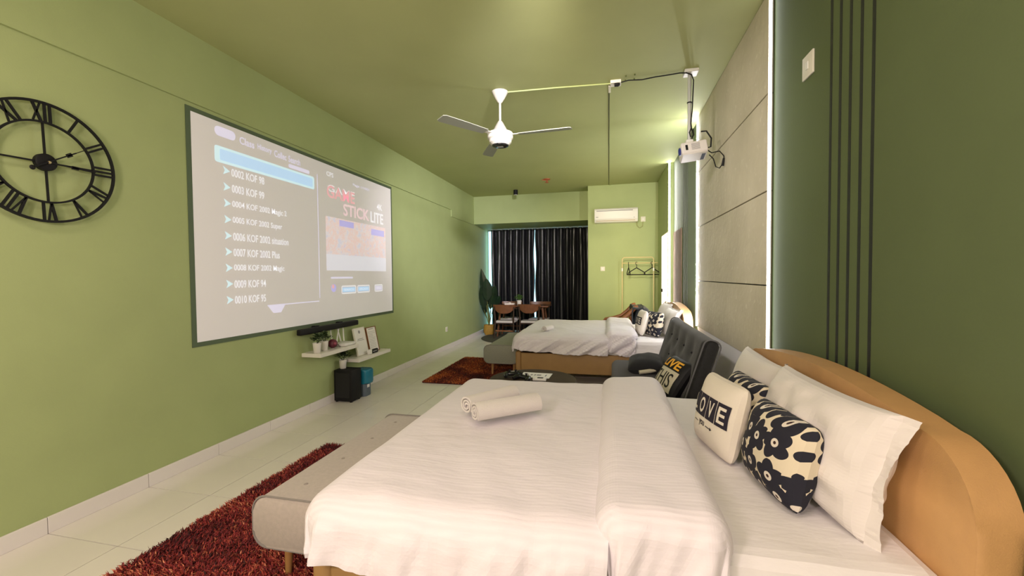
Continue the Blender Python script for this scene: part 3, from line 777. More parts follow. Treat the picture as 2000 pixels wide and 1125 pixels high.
# ================================================================== GREY LOUNGE SOFA
sf = thing('lounge_sofa', 'charcoal tufted lounge sofa between the two beds', 'sofa', (.35, 4.2, 0))
def soft(mb, x0, x1, y0, y1, z0, z1, r, M=None):
    mb.box(x0, x1, y0, y1, z0, z1, r, 5, M); return mb
soft(MB(), .03, .66, 3.34, 5.02, .15, .42, .07).build('seat', CHARF, sf, angle=60)
Mb = Matrix.Translation((.60, 0, .40)) @ Matrix.Rotation(.30, 4, 'Y')
b = MB(); nu, nv = 40, 24
tufts = [(y, z) for z, off in ((.17, 0), (.36, .5)) for y in [3.34 + 1.68 * (k + .4 + off) / 4.6 for k in range(4)]]
def back(a, q):
    y = 3.34 + 1.68 * a; z = -.02 + .55 * q
    dd = sum(.024 * math.exp(-((y - ty) ** 2 + (z - tz) ** 2) / .009) for ty, tz in tufts)
    e = min(min(a, 1 - a) * 1.68, min(q, 1 - q) * .55); rnd = .05 * (1 - min(1, e / .05)) ** 2
    return Mb @ Vector((-.065 + dd + rnd, y, z))
b.grid(84, 30, back)
def back2(a, q):
    y = 3.34 + 1.68 * a; z = -.02 + .55 * q
    e = min(min(a, 1 - a) * 1.68, min(q, 1 - q) * .55); rnd = .05 * (1 - min(1, e / .05)) ** 2
    return Mb @ Vector((.065 - rnd, y, z))
b.grid(84, 30, back2)
bmesh.ops.bridge_loops(b.bm, edges=[e for e in b.bm.edges if e.is_boundary])
bk = b.build('backrest', CHARF, sf, angle=60)
for ty, tz in tufts: MB().ball(Mb @ Vector((-.046, ty, tz)), .011, 1).build('tuft_button', DARKCUSH, bk)
for y in (3.33, 5.03):
    pts = [Mb @ Vector((u, y, v)) for u, v in rr(-.06, .06, .0, .53, .05, 5)]
    MB().tube(pts + [pts[0]], .006, 6, cap=False).build('piping', mat('silver_piping', (.10, .10, .105), .6), sf)
for x in (.12, .58):
    for y in (3.5, 4.86):
        MB().tube([(x, y, .16), (x, y, 0)], [.024, .014], 12).build('leg', DWALNUT, sf)
# cushions on the sofa
dc = thing('cushion', 'charcoal cushion with cream edge strip lying on the lounge sofa', 'cushion', (.36, 4.45, .42))
M = frame((-.12, -.12, .98), (.95, -.1, .12), (.19, 4.42, .485))
o = pillow_mesh(.38, .34, .17, 0, 51, .006).build('cover', DARKCUSH, dc, angle=0); o.matrix_parent_inverse = Matrix(); o.matrix_basis = dc.matrix_basis.inverted() @ M
b = MB().tube([(.285, 4.20, .455), (.39, 4.215, .47), (.51, 4.25, .49)], [.019, .020, .012], 8); b.build('edge_strip', LINENCLOTH, dc, label='cream woven edge strip')
lv = thing('cushion', 'black cushion reading LIVE THIS leaning on the lounge sofa back', 'cushion', (0, 0, 0))
lv.matrix_world = lean(.425, 3.60, .415, .58, .32, -.05)
wd_, h_, t_ = .37, .34, .15
fn = pillow_fn(wd_, h_, t_, 0, 61, .004, -1)
local(pillow_mesh(wd_, h_, t_, 0, 61, .004).build('cover', BLACK, lv, angle=0))
P, F = fit(textmesh('LIVE', .1, .003), -.145, .125, .225, .30); printed(lv, P, F, fn, wd_, h_, YELLOWINK, .003, 'print_word', 3, 'yellow lettering')
P, F = rect(-.165, .145, .035, .212, 12); printed(lv, P, F, fn, wd_, h_, LINENCLOTH, .0025, 'print_patch', 1, 'cream printed patch')
P, F = fit(textmesh('THIS', .1, .0005), -.150, .118, .065, .185); printed(lv, P, F, fn, wd_, h_, BLACK, .0045, 'print_word', 3)

# ================================================================== COFFEE TABLE
ct = thing('coffee_table', 'round dark wooden coffee table between near bed and far bed', 'table', (-.72, 3.97, 0))
MB().lathe([(.37, -.03), (.415, -.018), (.42, -.004), (.417, 0)], (-.72, 3.97, .40), 48).build('table_top', DWALNUT, ct)
for k in range(3):
    a = k * 2 * PI / 3 + .5
    MB().tube([(-.72 + .2 * math.cos(a), 3.97 + .2 * math.sin(a), .375), (-.72 + .33 * math.cos(a), 3.97 + .33 * math.sin(a), 0)], [.02, .013], 12).build('leg', DWALNUT, ct)
sh = thing('menu_sheet', 'white printed sheet lying on the round coffee table', 'sheet', (-.71, 4.08, .402))
MS = Matrix.Translation((-.71, 4.10, .404)) @ Matrix.Rotation(-.05, 4, 'Z')
MB().box(-.15, .15, -.10, .10, 0, .003, 0, 1, MS).build('paper', PAPER, sh, angle=0)
for x, w2 in ((-.085, .011), (-.045, .011), (-.01, .009), (.03, .022)):
    MB().box(x - w2, x + w2, -.02, .03, .003, .0036, 0, 1, MS).build('print', INK, sh, angle=0)
MB().box(.095, .105, -.035, .035, .003, .0036, 0, 1, MS).build('print', DINK, sh, angle=0)
def gamepad(label, p, ang):
    t = thing('gamepad', label, 'controller', p, 'black controllers')
    Mx = Matrix.Translation(p) @ Matrix.Rotation(ang, 4, 'Z')
    b = MB().box(-.07, .07, -.03, .03, .012, .05, .018, 3, Mx)
    b.tube([Mx @ Vector((-.055, 0, .032)), Mx @ Vector((-.075, -.04, .026)), Mx @ Vector((-.078, -.07, .018))], [.026, .024, .016], 10)
    b.tube([Mx @ Vector((.055, 0, .032)), Mx @ Vector((.075, -.04, .026)), Mx @ Vector((.078, -.07, .018))], [.026, .024, .016], 10)
    b.build('body', BLACKGLOSS, t)
    for x in (-.03, .03):
        MB().lathe([(.008, 0), (.008, .014), (.013, .016), (.012, .022)], seg=14, M=Mx @ Matrix.Translation((x, -.005, .048))).build('thumbstick', BLACK, t)
    MB().box(-.02, .02, .010, .018, .05, .052, 0, 1, Mx).build('light_bar', WHITE, t, angle=0)
gamepad('black glossy controller left of the sheet on coffee table', (-.93, 4.02, .401), .35)
gamepad('black controller just in front of the sheet on coffee table', (-.79, 3.90, .401), -.5)
rc = thing('remote_control', 'small white and black remote in front of the sheet on coffee table', 'remote', (-.64, 3.92, .401))
MB().box(-.71, -.58, 3.895, 3.945, .401, .425, .006, 2).build('body', WHITE, rc)
MB().box(-.665, -.61, 3.905, 3.935, .425, .428, 0, 1).build('keypad', BLACK, rc, angle=0)

# ================================================================== SHELVES AND THINGS ON THE LEFT WALL
def shelf(label, y0, y1, z0, z1):
    t = thing('floating_shelf', label, 'shelf', (XL, (y0 + y1) / 2, z0), 'white floating shelves')
    MB().box(XL, -2.80, y0, y1, z0, z1, .003, 1).build('board', SHELFM, t, angle=0)
    return t
shelf('white floating shelf holding two potted plants and the router', 3.62, 4.27, .596, .636)
s2 = shelf('lower white floating shelf holding two framed notices', 4.27, 4.985, .416, .456)
MB().tube([(-2.98, 4.45, .414), (-2.97, 4.52, .40), (-2.97, 4.60, .414)], .008, 8).build('bracket', BLACK, s2)
sb = thing('soundbar', 'long black soundbar on the wall under the screen', 'speaker', (XL, 4.03, .83))
MB().box(XL + .02, -2.945, 3.53, 4.50, .825, .885, .012, 3).build('body', BLACK, sb)
for y in (3.8, 4.2):
    MB().box(XL, XL + .05, y - .03, y + .03, .845, .895).build('bracket', BLACK, sb, angle=0)
def potted(name, label, c, r, h, n, leafm, spread, seed, group):
    t = thing(name, label, 'plant', c, group)
    MB().lathe([(r * .72, 0), (r * .8, .004), (r, h), (r * .9, h), (r * .86, h - .012), (.001, h - .014)], c, 24).build('pot', POTW, t)
    rg = random.Random(seed)
    b = MB()
    for _ in range(n):
        a = rg.uniform(0, 2 * PI); e = rg.uniform(.1, 1.5); rad = spread * rg.uniform(.35, 1)
        p = Vector((c[0] + math.cos(a) * math.cos(e) * rad, c[1] + math.sin(a) * math.cos(e) * rad, c[2] + h + .02 + math.sin(e) * rad * .95))
        q = Vector((math.cos(a), math.sin(a), .5)).normalized(); sd = q.cross(Vector((0, 0, 1))).normalized(); L = spread * .38
        up = Vector((0, 0, 1))
        v = [b.bm.verts.new(x) for x in (p - q * L * .5, p + sd * L * .32 + up * .006, p + q * L * .6, p - sd * L * .32 + up * .006)]
        b.bm.faces.new((v[0], v[1], v[2])); b.bm.faces.new((v[0], v[2], v[3]))
    for _ in range(5):
        a = rg.uniform(0, 2 * PI); b.tube([(c[0], c[1], c[2] + h - .02), (c[0] + math.cos(a) * spread * .4, c[1] + math.sin(a) * spread * .4, c[2] + h + spread * .5)], .0025, 5)
    o = b.build('foliage', leafm, t, angle=0); o['kind'] = 'stuff'
    return t
potted('potted_plant', 'small white potted plant on the upper shelf, left one', (-2.885, 3.675, .637), .042, .10, 90, LEAF, .085, 1, 'small potted plants')
potted('potted_plant', 'small white potted plant on the upper shelf, beside the burgundy ball', (-2.905, 3.815, .637), .040, .10, 90, LEAF, .085, 2, 'small potted plants')
potted('potted_plant', 'small white potted plant on top of the black subwoofer', (-2.955, 4.19, .362), .042, .10, 110, LEAF, .10, 3, 'small potted plants')
dk = thing('decor_ball', 'round burgundy ornament on the upper shelf behind the plants', 'ornament', (-2.90, 3.94, .637))
MB().ball((-2.91, 3.955, .637 + .048), .05, 3, (1, 1, .95)).build('body', BURG, dk)
MB().ball((-2.866, 3.935, .69), .017, 2).build('boss', mat('rose', (.30, .06, .10), .5), dk)
ro = thing('router', 'white wireless router with raised antennas on the upper shelf', 'router', (-2.91, 4.14, .637))
MB().prism(rr(4.03, 4.262, -2.985, -2.83, .03, 4) if False else [(-2.99, 4.04), (-2.83, 4.06), (-2.815, 4.16), (-2.83, 4.255), (-2.99, 4.26)], 'z', .638, .668, .008, 2).build('body', WHITE, ro)
for y, tl in ((4.045, -.015), (4.12, .06), (4.20, -.05), (4.255, .0)):
    MB().tube([(-2.98, y, .66), (-2.985, y + tl * .3, .72), (-2.99, y + tl, .825)], [.008, .008, .006], 8).build('antenna', WHITE, ro)
MB().tube([(-2.90, 4.03, .665), (-2.84, 3.99, .645), (-2.86, 3.92, .640)], .004, 6).build('cable', mat('grey_cable', (.25, .24, .22), .6), ro)
def notice(label, y0, y1, h, x, hdr, mfr, seed):
    t = thing('framed_notice', label, 'frame', (x, (y0 + y1) / 2, .457), 'framed notices')
    Mx = Matrix.Translation((x, y0, .458)) @ Matrix.Rotation(-.20, 4, 'Y')
    wd = y1 - y0
    MB().box(-.012, .0, 0, wd, 0, h, .002, 1, Mx).build('back', mfr, t, angle=0)
    for a, b_, c, e in ((0, .010, 0, h), (wd - .010, wd, 0, h), (.01, wd - .01, 0, .01), (.01, wd - .01, h - .01, h)):
        MB().box(0, .007, a, b_, c, e, 0, 1, Mx).build('frame', mfr, t, angle=0)
    MB().box(0, .002, .01, wd - .01, .01, h - .01, 0, 1, Mx).build('paper', PAPER, t, angle=0)
    rg = random.Random(seed)
    P = MB()
    if hdr == 'logo':
        P.lathe([(.02, 0), (.02, .0006)], seg=16, M=Mx @ Matrix.Translation((.002, wd / 2, h * .84)) @ Matrix.Rotation(PI / 2, 4, 'Y'))
        P.box(.002, .0026, wd * .25, wd * .75, h * .58, h * .60, 0, 1, Mx); P.box(.002, .0026, wd * .2, wd * .8, h * .53, h * .55, 0, 1, Mx)
    else:
        P.box(.002, .0026, wd * .25, wd * .75, h * .90, h * .925, 0, 1, Mx)
        for k in range(11):
            P.box(.002, .0026, wd * .15, wd * rg.uniform(.6, .88), h * (.80 - .062 * k), h * (.81 - .062 * k), 0, 1, Mx)
    P.build('print', INK, t, angle=0, kind='stuff')
notice('framed white notice with a round emblem, left one on lower shelf', 4.40, 4.63, .335, -2.90, 'logo', CREAMWHITE, 1)
notice('brown framed notice with lines of text, right one on lower shelf', 4.66, 4.88, .315, -2.90, 'text', mat('brown_frame', (.22, .08, .03), .4), 2)
nb = thing('name_block', 'small black and white block in front of the framed notices', 'ornament', (-2.845, 4.66, .457))
MB().box(-2.865, -2.84, 4.60, 4.745, .457, .505, .002, 1).build('body', BLACK, nb)
MB().box(-2.868, -2.832, 4.545, 4.60, .457, .512, .004, 1).build('end_piece', WHITE, nb)
P = MB(); P.box(-2.84, -2.8395, 4.63, 4.72, .475, .487); P.build('print', INK, nb, angle=0)
sw = thing('subwoofer', 'black cube subwoofer on the floor under the shelves', 'speaker', (-2.9, 4.19, 0))
MB().box(-3.012, -2.785, 4.10, 4.285, .012, .36, .008, 2).build('cabinet', BLACK, sw)
for x in (-2.99, -2.81):
    for y in (4.12, 4.265): MB().lathe([(.014, 0), (.014, .013)], (x, y, 0), 12).build('foot', BLACK, sw)
MB().box(-2.99, -2.81, 4.094, 4.101, .05, .33, .004, 1).build('grille', mat('grille_black', (.008, .008, .009), .8), sw)
bn = thing('waste_bin', 'teal plastic bin with lid behind the black subwoofer', 'bin', (-2.83, 4.42, 0))
MB().prism(rr(-2.93, -2.775, 4.34, 4.48, .03, 5), 'z', 0, .15, .006, 1).build('body', mat('bin_grey', (.10, .13, .17), .5), bn)
MB().prism(rr(-2.95, -2.745, 4.33, 4.50, .04, 5), 'z', .15, .315, .02, 3).build('lid', BLUE, bn)
MB().box(-2.775, -2.7715, 4.385, 4.43, .10, .135).build('sticker', PAPER, bn, angle=0)

def wall_plate(name, label, cat, M, wd=.086, h=.086, rocker=True):
    t = thing(name, label, cat, M.translation)
    MB().box(-wd / 2, wd / 2, -.010, .0, -h / 2, h / 2, .003, 2, M).build('plate', CREAMWHITE, t)
    if rocker: MB().box(-.014, .014, -.014, -.009, -.020, .020, .002, 1, M).build('rocker', WHITE, t)
    else:
        for x, z in ((0, .018), (-.016, -.012), (.016, -.012)):
            MB().box(x - .005, x + .005, -.0112, -.0098, z - .006, z + .006, 0, 1, M).build('socket_hole', BLACK, t, angle=0)
    return t
RW = Matrix.Rotation(-PI / 2, 4, 'Z'); LW = Matrix.Rotation(PI / 2, 4, 'Z')
wall_plate('light_switch', 'cream switch plate high on the dark green wall', 'switch', Matrix.Translation((XR, 2.533, 2.492)) @ RW, .12, .12)
wall_plate('wall_socket', 'white socket low on the left green wall', 'socket', Matrix.Translation((XL, 7.49, .39)) @ LW, .09, .09, False)
wall_plate('light_switch', 'white switch plate on the pier left of the clothes rack', 'switch', Matrix.Translation((-.12, 8.70, 1.525)), .088, .088)

# ================================================================== FAR END: curtains, AC, rack, armchair, dining
def curtain(label, x0, x1, seed):
    t = thing('curtain', label, 'curtain', ((x0 + x1) / 2, 10.25, 0), 'black curtains')
    n = int((x1 - x0) * 130)
    def fn(a, q):
        x = x0 + a * (x1 - x0); z = .03 + q * 2.53
        k = 40 + 5 * nz(seed, 2)
        gather = .35 + .65 * (1 - q)
        ph = x * k + 1.8 * nz(x * 3, z * .35, seed)
        y = 10.30 + .038 * math.sin(ph) + .030 * nz(x * 7 + .4 * z, z * .5, seed + 2) * (1.4 - q) + .02 * gather * nz(x * 16, z * .9, seed)
        return (x + .02 * nz(z * .8, x * 3, seed) * (1 - q) + .010 * math.cos(ph) + (.014 * math.sin(z * 5.2 + seed) * max(0, 1 - abs(x + 1.785) / .2)), y, z)
    b = MB(); b.grid(n, 26, fn); o = b.build('drape', CURT, t, angle=0); solid(o, .003)
    for i in range(int((x1 - x0) / .1)):
        x = x0 + .05 + i * .1
        MB().tube([(x, 10.29, 2.55), (x, 10.29, 2.583)], .009, 6).build('hook', WHITE, t)
    return t
curtain('black satin curtain covering the left half of the window', -2.90, -1.792, 1)
curtain('black satin curtain covering the right half of the window', -1.772, -.40, 5)
tr = thing('curtain_track', 'pale track above the black curtains', 'track', (-1.7, 10.24, 2.575))
MB().box(XL, -.42, 10.275, 10.305, 2.572, 2.585).build('rail', METALG, tr, angle=0)
ac = thing('air_conditioner', 'white split air conditioner on the green pier wall', 'air conditioner', (.14, 8.6, 2.44))
o = MB().prism([(8.70, 2.71), (8.53, 2.71), (8.505, 2.68), (8.50, 2.50), (8.54, 2.445), (8.70, 2.435)], 'x', -.275, .555, .008, 2).build('body', WHITE, ac, angle=30)
MB().box(-.235, .46, 8.495, 8.503, 2.655, 2.668).build('intake_slot', INK, ac, angle=0)
MB().box(-.24, .50, 8.507, 8.53, 2.462, 2.474, 0, 1).build('louvre', mat('louvre_beige', (.55, .45, .30), .5), ac, angle=0)
MB().box(-.22, .49, 8.488, 8.502, 2.50, 2.512, .002, 1).build('flap', WHITE, ac, angle=0)
MB().box(-.245, -.20, 8.4985, 8.501, 2.535, 2.548).build('badge', INK, ac, angle=0)
MB().box(.475, .49, 8.4985, 8.501, 2.51, 2.525).build('indicator', INK, ac, angle=0)
wp = wall_plate('ac_socket', 'white switched socket right of the air conditioner', 'socket', Matrix.Translation((.665, 8.70, 2.50)), .088, .10)
MB().tube([(.535, 8.60, 2.445), (.545, 8.66, 2.37), (.60, 8.675, 2.325), (.655, 8.68, 2.36), (.66, 8.685, 2.45)], .008, 8).build('cable', mat('cable_olive', (.35, .36, .16), .6), wp)
MB().box(.71, .93, 8.692, 8.70, 2.49, 2.505).build('conduit', GREEN, wp, angle=0)
MB().box(.895, .915, 8.68, 8.70, 0, HC).build('trim_4', GREEN, kind='structure')

rk = thing('clothes_rack', 'thin cream metal clothes rack with black hangers against pier', 'clothes rack', (.55, 8.45, 0))
def arch(z, x0, x1, r=.05):
    p = [(x0, 8.45, 0.0), (x0, 8.45, z - r)]
    for k in range(1, 6):
        a = PI - PI / 2 * k / 5; p.append((x0 + r + r * math.cos(a), 8.45, z - r + r * math.sin(a)))
    for k in range(6):
        a = PI / 2 - PI / 2 * k / 5; p.append((x1 - r + r * math.cos(a), 8.45, z - r + r * math.sin(a)))
    return p + [(x1, 8.45, 0)]
MB().tube(arch(1.735, .255, .84), .010, 10).build('upright_frame', METALW, rk)
MB().tube([(.262, 8.45, 1.625), (.92, 8.45, 1.625)], .008, 8).build('hanging_rail', METALW, rk)
for x in (.255, .84):
    MB().tube([(x, 8.20, .02), (x, 8.66, .02)], .012, 8).build('foot', METALW, rk)
    MB().lathe([(.016, -.03), (.016, .03)], (x, 8.45, 1.50), 12).build('joint_collar', WHITE, rk)
def hanger(label, x, ang):
    t = thing('hanger', label, 'hanger', (x, 8.45, 1.62), 'black hangers')
    Mx = Matrix.Translation((x, 8.45, 1.40)) @ Matrix.Rotation(ang, 4, 'Z')
    hk = [(0, .13), (0, .19)] + [(.022 * math.sin(a) * -1 + .0, .222 - .022 * math.cos(a)) for a in [PI * .15 * k for k in range(1, 9)]]
    MB().tube([Mx @ Vector((u, 0, v)) for u, v in hk], .006, 6).build('hook', BLACK, t)
    MB().tube([Mx @ Vector((u, 0, v)) for u, v in ((0, .135), (-.145, .045), (-.16, .018), (-.145, 0), (.145, 0), (.16, .018), (.145, .045), (0, .135))], .009, 8).build('shoulder_bar', BLACK, t)
hanger('black hanger seen edge-on, leftmost on the rack', .375, 1.35)
hanger('black hanger facing the room in the middle of the rack', .525, .12)
hanger('black hanger at right end of the rack', .81, .35)

ar = thing('armchair', 'dark armchair with curved brown wooden arms behind the far bed', 'armchair', (.3, 7.7, 0))
soft(MB(), -.02, .50, 7.42, 7.98, .24, .42, .05).build('seat_cushion', NAVYCLOTH, ar, angle=60)
Mx = Matrix.Translation((.45, 0, .40)) @ Matrix.Rotation(.30, 4, 'Y')
soft(MB(), -.11, .10, 7.30, 7.98, -.02, .47, .07, Mx).build('back_cushion', NAVYCLOTH, ar, angle=60)
for y in (7.36, 8.04):
    MB().tube([(-.12, y, .50), (-.06, y, .575), (.08, y, .60), (.22, y, .64), (.34, y, .74), (.44, y, .85), (.48, y, .86)], [.024, .030, .032, .034, .036, .036, .026], 12).build('arm', REDWOOD, ar)
    MB().tube([(-.10, y, .53), (-.06, y, 0)], [.022, .016], 10).build('leg', REDWOOD, ar)
    MB().tube([(.36, y, .70), (.52, y, 0)], [.022, .016], 10).build('leg', REDWOOD, ar)
    MB().tube([(-.07, y, .26), (.46, y, .26)], .018, 8).build('seat_rail', REDWOOD, ar)
th = thing('throw', 'slate grey cloth draped over the armchair back', 'throw', (.5, 7.7, .5))
b = MB()
def fnth(a, q):
    y = 7.27 + .70 * a; s = q * 2 - 1
    x = .50 + .16 * s + (.03 * nz(y * 6, s * 3, 4)); z = .885 - .02 * math.cos(s * 3) + .02 * nz(y * 5, 3, 1) - max(0, abs(s) - .55) * .85 - .03 * (2 * a - 1) ** 2
    if s < 0: x -= .02 + max(0, abs(s) - .55) * -.15
    return (x - .01, y, z)
b.grid(26, 20, fnth); o = b.build('cloth', NAVYCLOTH, th, angle=0); solid(o, .02)

# dining group
gm = thing('round_mat', 'dark round mat under the dining table', 'rug', (-1.88, 9.22, 0))
MB().lathe([(.94, 0), (.95, .004), (.94, .010), (.9, .011)], (-1.88, 9.22, 0), 64).build('mat', GREYMAT, gm)
dt = thing('dining_table', 'brown wooden dining table by the black curtains', 'table', (-1.93, 9.45, 0))
MB().box(-2.56, -1.30, 9.16, 9.74, .695, .725, .010, 3).build('table_top', WALNUT, dt)
MB().box(-2.42, -1.44, 9.26, 9.64, .645, .695).build('apron', DWALNUT, dt, angle=0)
for sx in (-1, 1):
    for sy in (-1, 1):
        MB().tube([(-1.93 + sx * .48, 9.45 + sy * .18, .68), (-1.93 + sx * .56, 9.45 + sy * .22, .011)], [.028, .018], 12).build('leg', WALNUT, dt)
def dining_chair(label):
    t = thing('dining_chair', label, 'chair', (0, 0, 0), 'dining chairs')
    b = MB().box(-.225, .225, -.20, .20, .345, .385, .018, 3); b.build('seat', SEATW, t)
    b = MB()
    def fnb(a, q):   # curved back panel that narrows downwards in the middle
        u = a * 2 - 1; low = .145 * (1 - abs(u) ** 3.0)
        z = .745 - q * (.045 + low); return (u * .25, -.245 + .05 * u * u + .02 * q, z)
    b.grid(20, 8, fnb); o = b.build('backrest', WALNUT, t, angle=0); solid(o, .018, 0)
    for sx in (-1, 1):
        MB().tube([(sx * .225, -.215, .70), (sx * .205, -.19, .40), (sx * .225, -.24, .011)], [.014, .020, .014], 10).build('leg', DWALNUT, t)
        MB().tube([(sx * .20, .17, .345), (sx * .215, .20, .011)], [.020, .013], 10).build('leg', DWALNUT, t)
    MB().tube([(-.21, -.20, .17), (.21, -.20, .17)], .012, 8).build('stretcher', REDWOOD, t)
    MB().box(-.20, .20, -.18, .18, .32, .346).build('seat_frame', DWALNUT, t, angle=0)
    return t
dc1 = dining_chair('brown dining chair with white seat, near side left, back to the camera')
dc1.location = (-2.265, 9.20, 0); dc1.scale = (1, 1, 1.02)
for lab, x, y, rz in (('brown dining chair with white seat, near side right, back to the camera', -1.70, 9.20, 0),
                      ('brown dining chair facing the camera behind the table, left one', -2.30, 9.74, PI),
                      ('brown dining chair facing the camera behind the table, right one', -1.60, 9.74, PI)):
    c = copy_tree(dc1); c.scale = (1, 1, 1.04); c.location = (x, y, 0); c.rotation_euler = (0, 0, rz); c['label'] = lab
potted('potted_plant', 'small fresh green plant in white pot on the dining table', (-2.01, 9.42, .725), .055, .11, 90, LEAF2, .12, 8, 'small potted plants')
tb = thing('tissue_box', 'pale tissue box on the dining table beside the plant', 'tissue box', (-2.21, 9.36, .725))
MB().box(-2.33, -2.11, 9.30, 9.42, .725, .775, .004, 1).build('box', mat('pale_pink_card', (.75, .66, .60), .6), tb)
MB().ball((-2.22, 9.36, .775), .022, 2, (1.6, .7, .7)).build('tissue', PAPER, tb)

pl = thing('potted_tree', 'tall dark leafy plant in a yellow woven basket by the curtain', 'plant', (-2.79, 9.62, 0))
MB().lathe([(.105, 0), (.135, .06), (.142, .14), (.128, .235), (.115, .235), (.11, .21), (.001, .20)], (-2.79, 9.62, 0), 32).build('basket', BASKET, pl)
rg = random.Random(4)
def big_leaf(p0, p1, tip, wd):
    p0, p1, tip = Vector(p0), Vector(p1), Vector(tip)
    st_ = MB().tube([p0, (p0 + p1) / 2 + Vector((0, 0, .03)), p1], [.011, .010, .007], 6).build('stem', STEM, pl)
    ax = tip - p1; sd = ax.cross(Vector((.35, -1, .2))).normalized()
    b = MB()
    def fn(a, q):
        s = wd * math.sin(PI * min(1, a * 1.0) ** .75) ** .9; u = q * 2 - 1
        return p1 + ax * a + sd * u * s + Vector((0, .04, .03)) * abs(u) * s / wd + Vector((0, 0, -.10)) * a * a
    b.grid(14, 6, fn); b.build('leaf', BIGLEAF, st_, angle=0)
B0 = (-2.79, 9.62, .21)
for p1, tip, wd in (((-2.86, 9.60, .75), (-2.95, 9.52, 1.68), .10), ((-2.80, 9.50, .80), (-2.80, 9.42, 1.45), .12), ((-2.90, 9.55, .60), (-2.93, 9.45, 1.30), .10),
                    ((-2.72, 9.58, .72), (-2.60, 9.50, 1.28), .09), ((-2.70, 9.68, .65), (-2.52, 9.66, 1.02), .09), ((-2.84, 9.74, .70), (-2.86, 9.80, 1.40), .11),
                    ((-2.90, 9.65, .48), (-2.94, 9.62, .98), .08), ((-2.76, 9.60, .60), (-2.66, 9.60, 1.12), .08)):
    big_leaf(B0, p1, tip, wd)

# ================================================================== CEILING: fan, projector, services
FX, FY = -1.042, 4.05
fn_ = thing('ceiling_fan', 'off-white three-blade ceiling fan on a short rod', 'fan', (FX, FY, 2.66))
MB().lathe([(.081, 0), (.080, -.004), (.05, -.06), (.02, -.105), (.012, -.108)], (FX, FY, HC), 32).build('canopy', FANW, fn_, angle=50)
MB().tube([(FX, FY, HC - .10), (FX, FY, 2.91)], .011, 12).build('rod', FANW, fn_)
MB().lathe([(.014, .11), (.030, .09), (.078, .0), (.08, -.01)], (FX, FY, 2.82), 32).build('lower_canopy', mat('fan_grey', (.33, .32, .27), .5), fn_, angle=50)
MB().lathe([(.122, .0), (.128, -.01), (.126, -.055), (.112, -.068), (.108, -.095), (.085, -.118)], (FX, FY, 2.808), 40).build('motor', FANW, fn_, angle=35)
MB().lathe([(.082, .0), (.08, -.008), (.06, -.014)], (FX, FY, 2.69), 32).build('cap', BLACKGLOSS, fn_)
MB().box(FX - .03, FX + .03, FY - .018, FY + .018, 2.673, 2.6768).build('cap_plate', METALG, fn_, angle=0)
for k in range(3):
    a = -.06 + k * 2 * PI / 3
    Mx = Matrix.Translation((FX, FY, 2.785)) @ Matrix.Rotation(a, 4, 'Z') @ Matrix.Rotation(.16, 4, 'X')
    MB().box(.10, .24, -.02, .02, -.003, .003, 0, 1, Mx).build('blade_bracket', FANW, fn_, angle=0)
    MB().prism([(.19, -.045), (.19, .045), (.45, .058), (.68, .062), (.705, .045), (.705, -.045), (.68, -.060), (.45, -.056)], 'z', -.004, .002, 0, 1, Mx).build('blade', BLADE, fn_, angle=0)

pj = thing('projector', 'white projector hanging from ceiling by a pole bracket', 'projector', (.74, 4.1, 2.42))
MB().box(.655, .775, 3.99, 4.11, HC - .03, HC, .006, 1).build('ceiling_plate', WHITE, pj)
MB().tube([(.705, 4.05, HC - .02), (.705, 4.05, 2.60)], .016, 14).build('pole', mat('pale_grey_metal', (.55, .56, .54), .35, metal=.2), pj)
MB().tube([(.705, 4.05, 2.925), (.705, 4.05, 2.935)], .021, 14).build('pole_joint', BLACK, pj)
MB().box(.675, .735, 4.02, 4.08, 2.575, 2.60, .004, 1).build('bracket', WHITE, pj)
Mp = Matrix.Translation((.745, 4.10, 2.515)) @ Matrix.Rotation(-.10, 4, 'Y') @ Matrix.Rotation(-.22, 4, 'X')
PJW = mat('projector_white', (.74, .70, .68), .4)
MB().box(-.11, .11, -.085, .085, -.055, .055, .014, 3, Mp).build('body', PJW, pj)
MB().box(-.105, .105, -.08, .08, -.064, -.054, .004, 1, Mp).build('underside_tray', PJW, pj)
MB().lathe([(.036, 0), (.036, .014), (.028, .016), (.026, .006), (.001, .006)], seg=24, M=Mp @ Matrix.Translation((-.108, -.02, .0)) @ Matrix.Rotation(-PI / 2, 4, 'Y')).build('lens', mat('lens_blue', (.03, .04, .22), .15), pj)
MB().box(-.075, -.055, -.088, -.084, -.025, .025, .002, 1, Mp).build('focus_wheel', BLACK, pj, angle=0)
for k in range(7):
    MB().box(-.025, .045, -.0875, -.0845, -.028 + k * .009, -.024 + k * .009, 0, 1, Mp).build('vent_slat', mat('vent_grey', (.42, .41, .41), .5), pj, angle=0)
MB().box(.06, .09, -.05, .06, -.066, -.0635, 0, 1, Mp).build('underside_vent', DINK, pj, angle=0)
MB().tube([Mp @ Vector((.11, -.02, .0)), (.885, 4.06, 2.53), (.885, 4.04, 2.60), (.84, 4.02, 2.66), (.80, 4.04, 2.665)], .007, 8).build('power_lead', BLACK, pj)
MB().tube([Mp @ Vector((.105, -.03, -.02)), (.89, 4.05, 2.475), (.955, 4.05, 2.485), (.99, 4.05, 2.44), (.99, 4.05, 2.385), (.955, 4.05, 2.335), (.925, 4.05, 2.35), (.905, 4.05, 2.42), (.87, 4.05, 2.46)], .005, 8).build('signal_cable', BLACK, pj)
MB().tube([(.99, 4.05, 2.42), (.98, 4.05, 2.355)], [.009, .012], 8).build('connector', BLACK, pj)
cb = thing('power_cable', 'black cable from ceiling socket to the projector pole', 'cable', (.4, 4.05, 3.15))
